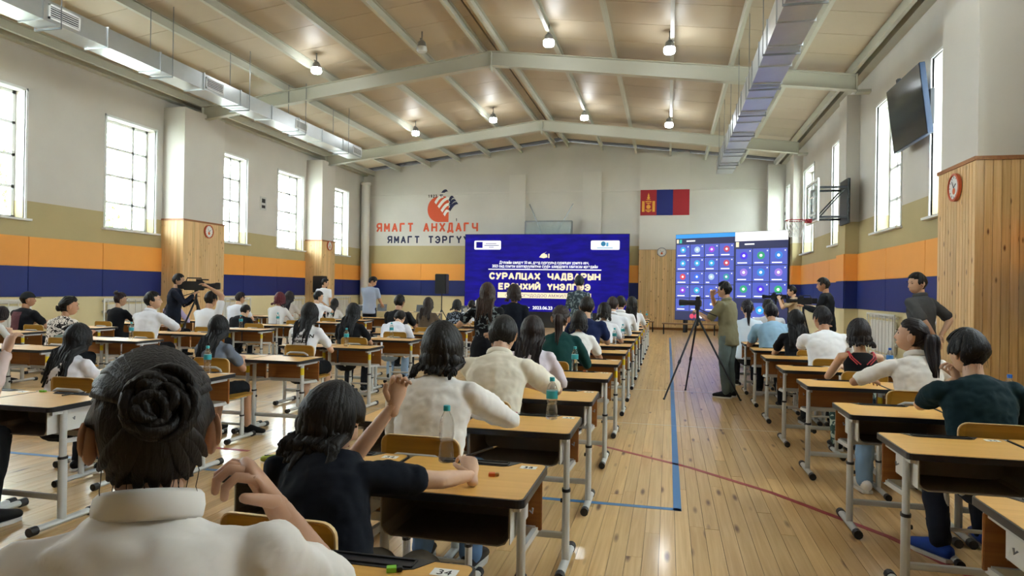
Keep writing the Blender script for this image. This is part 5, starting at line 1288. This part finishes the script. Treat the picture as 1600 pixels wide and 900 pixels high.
sitter('A', 10, (970, 468), 'tall seated person in a white shirt, second of two far along the aisle', male=True, hair='short', shirt='shirt', scol='eef0f2', lean=8, lod=2)
sitter('A', 11, (987, 474), 'seated person in black and white with long hair, farthest visible along the aisle', male=False, hair='long', shirt='tee', scol='dfe0e2', lean=16, lod=2)
# --- second column
t_ = sitter('B', 1, (-116, 500), 'person in a pink ribbed top and black trousers cut off by the left edge', male=False, hair='long', shirt='long', scol='d8c2bc', pcol='16181c', lean=8, armR=((.30, .30, 1.0), (.5, -.2, -.9)), handR=dict(d=(-.2, .4, .8), curl=.6), dy=-.42)
sitter('B', 2, (125, 530), 'seated person in a white lace blouse with shoulder-length black hair at the left', male=False, hair='long', hcol='100e10', shirt='tee', scol='e6e4ea', lod=0, lean=15, pitch=16)
sitter('B', 3, (343, 512), 'seated person in a grey tee with very long black hair', male=False, hair='long', hcol='0e0d10', shirt='tee', scol='6e7684', lod=0, lean=14, pitch=10, pants='shorts', pcol='16181c', knees={1: ((.2, .38, .5), (.24, .36, .08))}, feet={1: (1., .15)}, shoe='161618')
pw = sitter('B', 4, (484, 490), 'seated person in a white tee with black lettering on the back', male=False, hair='long', hcol='100e10', shirt='tee', scol='e8eaee', lean=16, pants='shorts', pcol='16181c')
sitter('B', 5, (552, 488), 'seated person in a black tee with very long black hair', male=False, hair='long', hcol='0e0d10', shirt='tee', scol='15161a', lean=18)
pbow = sitter('B', 6, (625, 497), 'seated person in a white tee bowed low over the desk', male=True, hair='short', shirt='tee', scol='e6eaf4', lean=42, pitch=40, pcol='8fa8c4')
sitter('B', 7, (624, 472), 'seated person in a black tee with cropped black hair in the second column', male=True, hair='short', shirt='tee', scol='15161a', lean=8)
sitter('B', 8, (669, 475), 'seated person in a brown top with long brown hair', male=False, hair='long', hcol='2c211c', shirt='tee', scol='5a4c3e', lean=14, lod=2)
fan_p = sitter('B', 9, (714, 477), 'seated person in a dark floral blouse far down the second column', male=False, hair='bob', smat=print_cloth('dark_floral', '22252c', '8c96a4', 26, .56, .5), lean=14, lod=2)
sitter('B', 10, (737, 477), 'seated person with black hair and a white collar beyond the dark floral blouse', male=True, hair='short', shirt='shirt', scol='dfe6f0', lean=12, lod=2)
# --- third column
sitter('C', 2, (107, 478), 'seated person in a white blouse with black brush pattern, low black bun', male=False, hair='lowbun', shirt='tee', smat=print_cloth('brush_print', 'e4ddd4', '1a1718', 9, .44, 2.2), lean=16, yaw=28, pitch=6)
sitter('C', 3, (238, 470), 'seated person in an oversized white tee and glasses, in profile to the right', male=True, hair='short', hcol='14100f', shirt='half', scol='e6e9f0', lean=14, yaw=52, pitch=-4, glasses=True, pants='shorts', pcol='17181c', armR=((.12, .40, .80), (.9, -.2, -.3)))
sitter('C', 4, (329, 468), 'seated person holding a hand on the head, behind the grey tee', male=True, hair='short', shirt='tee', scol='e4e6ea', lean=12, armR=((.02, .06, 1.36), (.9, .3, .3)), lod=2)
sitter('C', 5, (384, 486), 'seated person in a black tee hunched forward over the desk', male=True, hair='short', shirt='tee', scol='14161c', lean=34, pitch=35, lod=2)
sitter('C', 6, (437, 467), 'seated person with dark red hair and a white shirt', male=False, hair='bob', hcol='571a24', shirt='long', scol='dedfe0', lean=14, lod=2)
sitter('C', 7, (497, 463), 'seated person in a white tee resting chin on the right hand', male=True, hair='short', hcol='0f0e10', shirt='tee', scol='e6eaf2', lean=14, yaw=30, armR=((.05, .34, 1.02), (.6, .4, -.6)), lod=2)
sitter('C', 8, (523, 474), 'seated person with long black hair and white sleeves near the farther left column', male=False, hair='long', shirt='tee', scol='dcdad6', lean=12, lod=2)
# --- by the left wall
sitter('D', 0, (3, 492), 'seated person in white with dark hair at the left edge', male=False, hair='bob', hcol='1e1415', shirt='tee', scol='dfe3e2', lean=34, pitch=30, lod=2)
pcap = sitter('D', 1, (43, 468), 'seated person in a black baseball cap and black tee', male=True, hair='cap', shirt='tee', scol='17181e', lean=10, yaw=30, pitch=0)
sitter('D', 2, (188, 468), 'seated person in black with a high dark topknot', male=False, hair='bun', hcol='2a1a1c', shirt='tee', scol='121318', lean=8, yaw=20, lod=2)
sitter('D', 3, (275, 468), 'seated person in a lavender top with long dark brown hair', male=False, hair='long', hcol='221618', shirt='long', scol='b9aed4', lean=20, yaw=20, lod=2)
sitter('D', 4, (375, 466), 'seated person in a white tee by the left wall near the far column', male=True, hair='short', hcol='241a18', shirt='tee', scol='dfe4ee', lean=18, yaw=20, lod=2)
sitter('D', 5, (452, 464), 'seated person with long dark hair behind the red-haired person', male=False, hair='long', hcol='1c1416', shirt='tee', scol='cfc8c2', lean=10, lod=2)
# --- right of the aisle
sitter('R', 2, (1512, 552), 'seated person in a dark teal tee with thick black hair, nearest on the right', male=True, hair='mop', hcol='0f1014', shirt='tee', scol='132a30', lod=0, lean=20, pitch=12, yaw=-20, armL=((.02, .34, .98), (.8, .3, -.8)), handL=dict(d=(.3, -.1, .8), curl=1.0), dy=-.36,
       pcol='1a1f2c', shoe='2348a8', knees={-1: ((-.16, .3, .5), (-.2, .06, .11))}, feet={-1: (-.5, .85)})
sitter('R', 3, (1425, 525), 'seated person in a white tee with a ponytail, in profile to the left', male=False, hair='pony', hcol='1c1516', shirt='half', scol='e6e2dc', lod=0, lean=16, yaw=-58, pitch=-6, armL=((.26, .34, .80), (.8, -.2, -.3)), pants='trousers', pcol='7f9dba', shoe='e8e6e4', knees={-1: ((-.3, .25, .5), (-.34, .1, .08))})
sitter('R', 4, (1342, 520), 'seated person in a black camisole with crossed red straps', male=False, hair='bob', hcol='1d1718', shirt='tank', scol='121216', lod=0, lean=10, pmat=print_cloth('leaf_print', '3f5a58', 'b8c8bc', 16, .52, 1.), pitch=6)
sitter('R', 5, (1285, 498), 'seated person in a white tee with short black hair, right of the aisle', male=True, hair='short', hcol='14141a', shirt='tee', scol='eceef2', lean=20, yaw=-20, armL=((.02, .34, 1.0), (.8, .2, -.8)))
sitter('R', 6, (1243, 500), 'seated person in black with long straight black hair, right of the aisle', male=False, hair='long', hcol='0f0e10', shirt='tee', scol='131318', lean=14, yaw=-20)
sitter('R', 7, (1205, 489), 'seated person in a light blue tee right of the aisle', male=True, hair='short', hcol='17131a', shirt='tee', scol='9cc4e4', lean=22, pitch=20)
sitter('R', 8, (1168, 482), 'seated person in pale blue with a ponytail right of the aisle', male=False, hair='pony', hcol='17131a', shirt='tee', scol='d4e4f4', lean=14, lod=2)
sitter('R', 9, (1201, 475), 'seated person with black hair beyond the light blue tee', male=True, hair='short', shirt='tee', scol='c8ccd6', lean=12, lod=2)
# --- standing
def stander(px, y, label, **k):
    k.setdefault('lean', 2); k.setdefault('group', 'people standing in the hall'); return person(label, (0, y), sit=False, headpx=px, **k)
p_w1 = stander((762, 458), 7.6, 'standing person with long brown hair in a black dress with floral sleeves', male=False, hair='long', hcol='3a2a20', shirt='tee', smat=print_cloth('sleeve_floral', '15161a', '6f7a7c', 24, .58, .5), pants='dress', pcol='121318', lean=6, pitch=16, yaw=-25, armL=((.34, .2, 1.18), (.6, -.5, -.6)), shoe='e4e4e2')
stander((803, 458), 9.0, 'standing person in a black top with a brown bob', male=False, hair='bob', hcol='2a1f1a', shirt='tee', scol='121722', pants='trousers', pcol='14161c', lean=6, pitch=8, yaw=-40, shoe='2a2a2c')
stander((905, 444), 13.2, 'standing person in a patterned dark dress before the blue screen', male=False, hair='short', hcol='2a3036', shirt='long', smat=print_cloth('dress_print', '39464e', '7e8e94', 20, .55, .5), pants='dress', pmat=print_cloth('dress_print', '39464e', '7e8e94', 20, .55, .5), s=1.06, lod=2)
stander((582, 440), 16.6, 'standing person in a grey-blue tee looking down near the end wall', male=True, hair='short', shirt='tee', scol='9aa6bc', pcol='1a1d28', pitch=35, yaw=60, lod=2, armR=((.2, .3, 1.0), (.3, -1, 0)), armL=((.1, .34, 1.0), (.3, -1, 0)))
stander((508, 442), 18.4, 'standing person in a white tee beside the farther left column', male=True, hair='short', shirt='tee', scol='e4e8f0', pcol='1a1d28', yaw=60, lod=2)
S1 = (1132, 458)
ph = person('photographer in an olive shirt and grey-green trousers with camera on tripod in the aisle', (.86, 10.3), rz=math.radians(62), sit=False, s=.98, lean=4, pitch=6, yaw=0, male=True, hair='short', hcol='17140f', shirt='half', scol='7a765c', pcol='5d6a68', shoe='17171a', lod=1, group='people standing in the hall',
            armR=((.0, .26, 1.50), (.9, .3, -.6)), handR=dict(d=(-.3, -.2, .8), curl=.8), armL=((.12, .42, 1.24), (.4, -.2, -.9)), handL=dict(curl=.9))
v1 = at_y(1243, 450, 17.0); v2 = at_y(1293, 447, 13.7)
person('camera operator in a beige tee and cap with a shoulder camera on the right', (v1.x, 17.0), rz=math.radians(75), sit=False, lean=4, male=True, hair='short', shirt='tee', scol='b8a488', pcol='22242a', lod=1, armR=((.1, .32, 1.42), (.6, .2, -.9)), armL=((.1, .34, 1.4), (.4, .2, -.9)), group='people standing in the hall')
person('camera operator in a dark jacket standing behind a video camera on the right', (v2.x, 13.7), rz=math.radians(72), sit=False, s=1.07, lean=3, male=True, hair='short', shirt='long', scol='1a1e24', pcol='14161a', lod=1, armR=((.1, .34, 1.2), (.6, -.2, -.9)), armL=((.1, .36, 1.2), (.4, -.2, -.9)), group='people standing in the hall')
p4 = at_y(1431, 447, 9.3)
person('standing person in a dark grey tee with hands behind the back by the right wall', (p4.x + .08, 9.3), rz=math.radians(40), sit=False, s=1.05, lean=4, yaw=-68, pitch=8, male=True, hair='short', shirt='half', scol='4a4b4c', pcol='25262b', lod=1, armR=((.12, -.14, .98), (.9, -.6, 0)), armL=((.05, -.18, .96), (.9, -.6, 0)), group='people standing in the hall')
co = person('camera operator in a navy jacket behind a large video camera at the left', (-9.06, 11.0), rz=math.radians(-60), sit=False, s=1.0, lean=6, pitch=4, male=True, hair='short', shirt='long', scol='171c2a', pcol='17181e', lod=1, armR=((.14, .36, 1.32), (.6, -.2, -.9)), armL=((.1, .34, 1.25), (.4, -.2, -.9)), group='people standing in the hall')
finish_people()
# prints on the backs of two tees
cu = text('back_print', 'BROOKLYN', .055, (0, 0, 0), M_ink, bold=.002, extrude=0); me1 = cu.data; bpy.data.objects.remove(cu)
cu = text('back_print', 'WORKS', .05, (0, 0, 0), M_ink, bold=.002, extrude=0); me2 = cu.data; bpy.data.objects.remove(cu)
for me_, zz in ((me1, .88), (me2, .82)):
    bm = bmesh.new(); bm.from_mesh(me_); bmesh.ops.subdivide_edges(bm, edges=bm.edges[:], cuts=1); bm.to_mesh(me_); bm.free()
    for v in me_.vertices: v.co = Vector((v.co.x, 0, v.co.y + zz))
    print_on(SHIRTS[pw.name], me_, M_ink, 'back_print')
print_on(SHIRTS[pcap.name], grid(-.13, .07, .68, .98), cloth('5d3a40'), 'back_print')
print_on(SHIRTS[pbow.name], grid(-.015, .015, 1.0 - .12, 1.03 - .12, 2), M_ink, 'back_print')
# pencil in the writing hand
hN = HANDS[pnavy.name][1] + Vector((0, .012, .016)); pencil(hN + Vector((-.04, .012, -.022)), hN + Vector((.115, -.01, .04)), 'black pencil held in the right hand of the navy tee')

# ================================================================ cameras and tripods
M_lens = mat('lens_glass', '0a0c12', .08, noise=.02)
def tripod(t, h, spread=.55, r=.012, rot=0.):
    MB().tube([(0, 0, h - .25), (0, 0, h)], .02, 8).build('column', M_blackm, t)
    for k in range(3):
        a = rot + 2 * PI * k / 3; lg = MB().tube([(0, 0, h - .12), (spread * .55 * math.cos(a), spread * .55 * math.sin(a), (h - .12) * .45), (spread * math.cos(a), spread * math.sin(a), .01)], [r * 1.3, r * 1.1, r], 8).build('leg', M_blackm, t)
        MB().tube([(spread * .53 * math.cos(a), spread * .53 * math.sin(a), (h - .12) * .47), (spread * .57 * math.cos(a), spread * .57 * math.sin(a), (h - .12) * .43)], r * 1.7, 8).build('leg_clamp', M_black, lg)
        MB().ell((spread * math.cos(a), spread * math.sin(a), .014), (.018, .018, .014), 8, 6).build('rubber_foot', M_black, lg)
    MB().box(-.05, .05, -.03, .03, h - .02, h + .03).build('head', M_black, t)
    MB().tube([(0, 0, h), (-.05, -.28, h - .1)], .008, 6).build('pan_handle', M_blackm, t)
def stills(loc, rz, label, h):
    t = thing('camera_tripod', label, 'tripod', (loc[0], loc[1], 0), rz); tripod(t, h, .62, .012, .4)
    c = thing('photo_camera', 'black photo camera with long lens on the aisle tripod', 'camera', (loc[0], loc[1], h + .03), rz)
    MB().box(-.075, .075, -.05, .03, 0, .1).box(-.035, .035, -.04, .03, .1, .135).build('body', M_black, c, bevel=.008)
    MB().lathe([(.04, .03), (.042, .1), (.036, .12), (.045, .2), (.047, .26), (.04, .262)], (0, 0, .055), 18, 'y').build('lens', M_black, c, smooth=True); MB().lathe([(.038, .262), (.038, .264)], (0, 0, .055), 18, 'y').build('front_glass', M_lens, c)
    MB().box(-.02, .02, -.04, .02, .135, .15).build('flash_shoe', M_blackm, c)
stills((.42, 10.2), math.radians(80), 'black tripod standing in the aisle in front of the photographer', 1.28)
def camcorder(loc, rz, h, label, tlabel, big=1., spread=.5):
    t = thing('camera_tripod', tlabel, 'tripod', (loc[0], loc[1], 0), rz); tripod(t, h, spread, .014, .9)
    c = thing('video_camera', label, 'video camera', (loc[0], loc[1], h + .03), rz)
    MB().box(-.06, .06, -.22, .14, 0, .17).build('body', M_black, c, bevel=.012); MB().box(-.05, .05, -.34, -.22, .02, .16).build('battery', M_blackm, c, bevel=.006)
    MB().lathe([(.045, .14), (.05, .2), (.045, .24), (.058, .32), (.062, .36), (.05, .362)], (0, 0, .085), 18, 'y').build('lens', M_black, c, smooth=True); MB().box(-.075, .075, .33, .42, .02, .15).build('lens_hood', M_black, c, bevel=.01)
    MB().tube([(0, -.18, .17), (0, -.16, .23), (0, .08, .23), (0, .1, .17)], .012, 8).build('handle', M_black, c); MB().tube([(.07, .0, .2), (.07, .22, .2)], .012, 8).build('microphone', M_black, c)
    MB().box(-.13, -.06, -.02, .08, .14, .2).build('viewfinder', M_black, c, bevel=.008); c.scale = (big,) * 3
camcorder((-8.72, 11.2), math.radians(-60), 1.38, 'large black video camera pointing at the screen from the left', 'black tripod under the large video camera at the left')
camcorder((v1.x - .42, 17.1), math.radians(75), 1.36, 'video camera held by the operator in the beige tee', 'black tripod under the beige operator\'s video camera', big=.72, spread=.3)
camcorder((v2.x - .4, 13.8), math.radians(72), 1.3, 'video camera in front of the operator in the dark jacket', 'black tripod under the dark-jacketed operator\'s video camera', big=.72, spread=.3)
# white paper fan
p = HANDS[p_w1.name][-1]; t = thing('paper_slip', 'white slip of paper held up by the long-haired person in black', 'paper', p + Vector((0, .02, .03)), 0); MB().obox((0, 0, .06), (.05, .006, .2), Matrix.Rotation(-.4, 3, 'Y')).build('sheet', M_paper, t)

# ================================================================ outside the windows
struct(MB().box(-60, 60, -50, 80, -.6, -.3).build('ground', mat('pale_paving', 'd6d4cc', .9, noise=.08, nscale=.5)))
M_leaf = mat('leaf_green', '6f9a4a', .6, noise=.35, nscale=3); M_bark = mat('tree_bark', '6b5a48', .9, noise=.3, nscale=8)
def tree(x, y, h, r, label):
    t = thing('tree', label, 'tree', (x, y, -.3), 0, 'trees outside the windows'); rg = random.Random(int(x * 7 + y)); tr = MB().tube([(0, 0, 0), (.05, .03, h * .3), (0, .08, h * .62)], [.16, .12, .06], 8)
    for k in range(6): a = k * 1.05; tr.tube([(.04, .03, h * (.3 + .05 * k)), (r * .6 * math.cos(a), r * .6 * math.sin(a), h * (.5 + .06 * k))], [.05, .015], 6)
    tr.build('trunk', M_bark, t, smooth=True); q = MB()
    for k in range(1500):
        a, b = rg.uniform(0, 2 * PI), math.acos(rg.uniform(-1, 1)); rr = r * rg.uniform(.45, 1) * (1 + .25 * math.sin(3 * a) * math.sin(4 * b)); c = Vector((rr * math.sin(b) * math.cos(a), rr * math.sin(b) * math.sin(a), h * .68 + rr * .9 * math.cos(b)))
        M_ = Matrix.Rotation(rg.uniform(0, 6), 3, 'Z') @ Matrix.Rotation(rg.uniform(-1.2, 1.2), 3, 'X'); s_ = rg.uniform(.08, .17); n = len(q.v)
        q.v += [tuple(c + M_ @ Vector(v)) for v in ((-s_ * .5, 0, 0), (0, -s_, .02), (s_ * .5, 0, 0), (0, s_, .02))]; q.f.append((n, n + 1, n + 2, n + 3))
    me = q.mesh('foliage', fix=False); o = link('foliage', me, M_leaf, t); o['kind'] = 'stuff'
tree(-17.6, 13.2, 5.6, 2.0, 'leafy tree outside the nearest left window'); tree(-19.0, 18.4, 5.2, 1.6, 'leafy tree outside beyond the nearest left window')
tree(8.6, 27.0, 6.4, 2.2, 'leafy tree outside the window behind the television'); tree(9.5, 38.0, 6.6, 2.4, 'leafy tree outside the far right windows'); tree(8.2, 22.0, 6.0, 2.0, 'leafy tree outside the window right of the television')
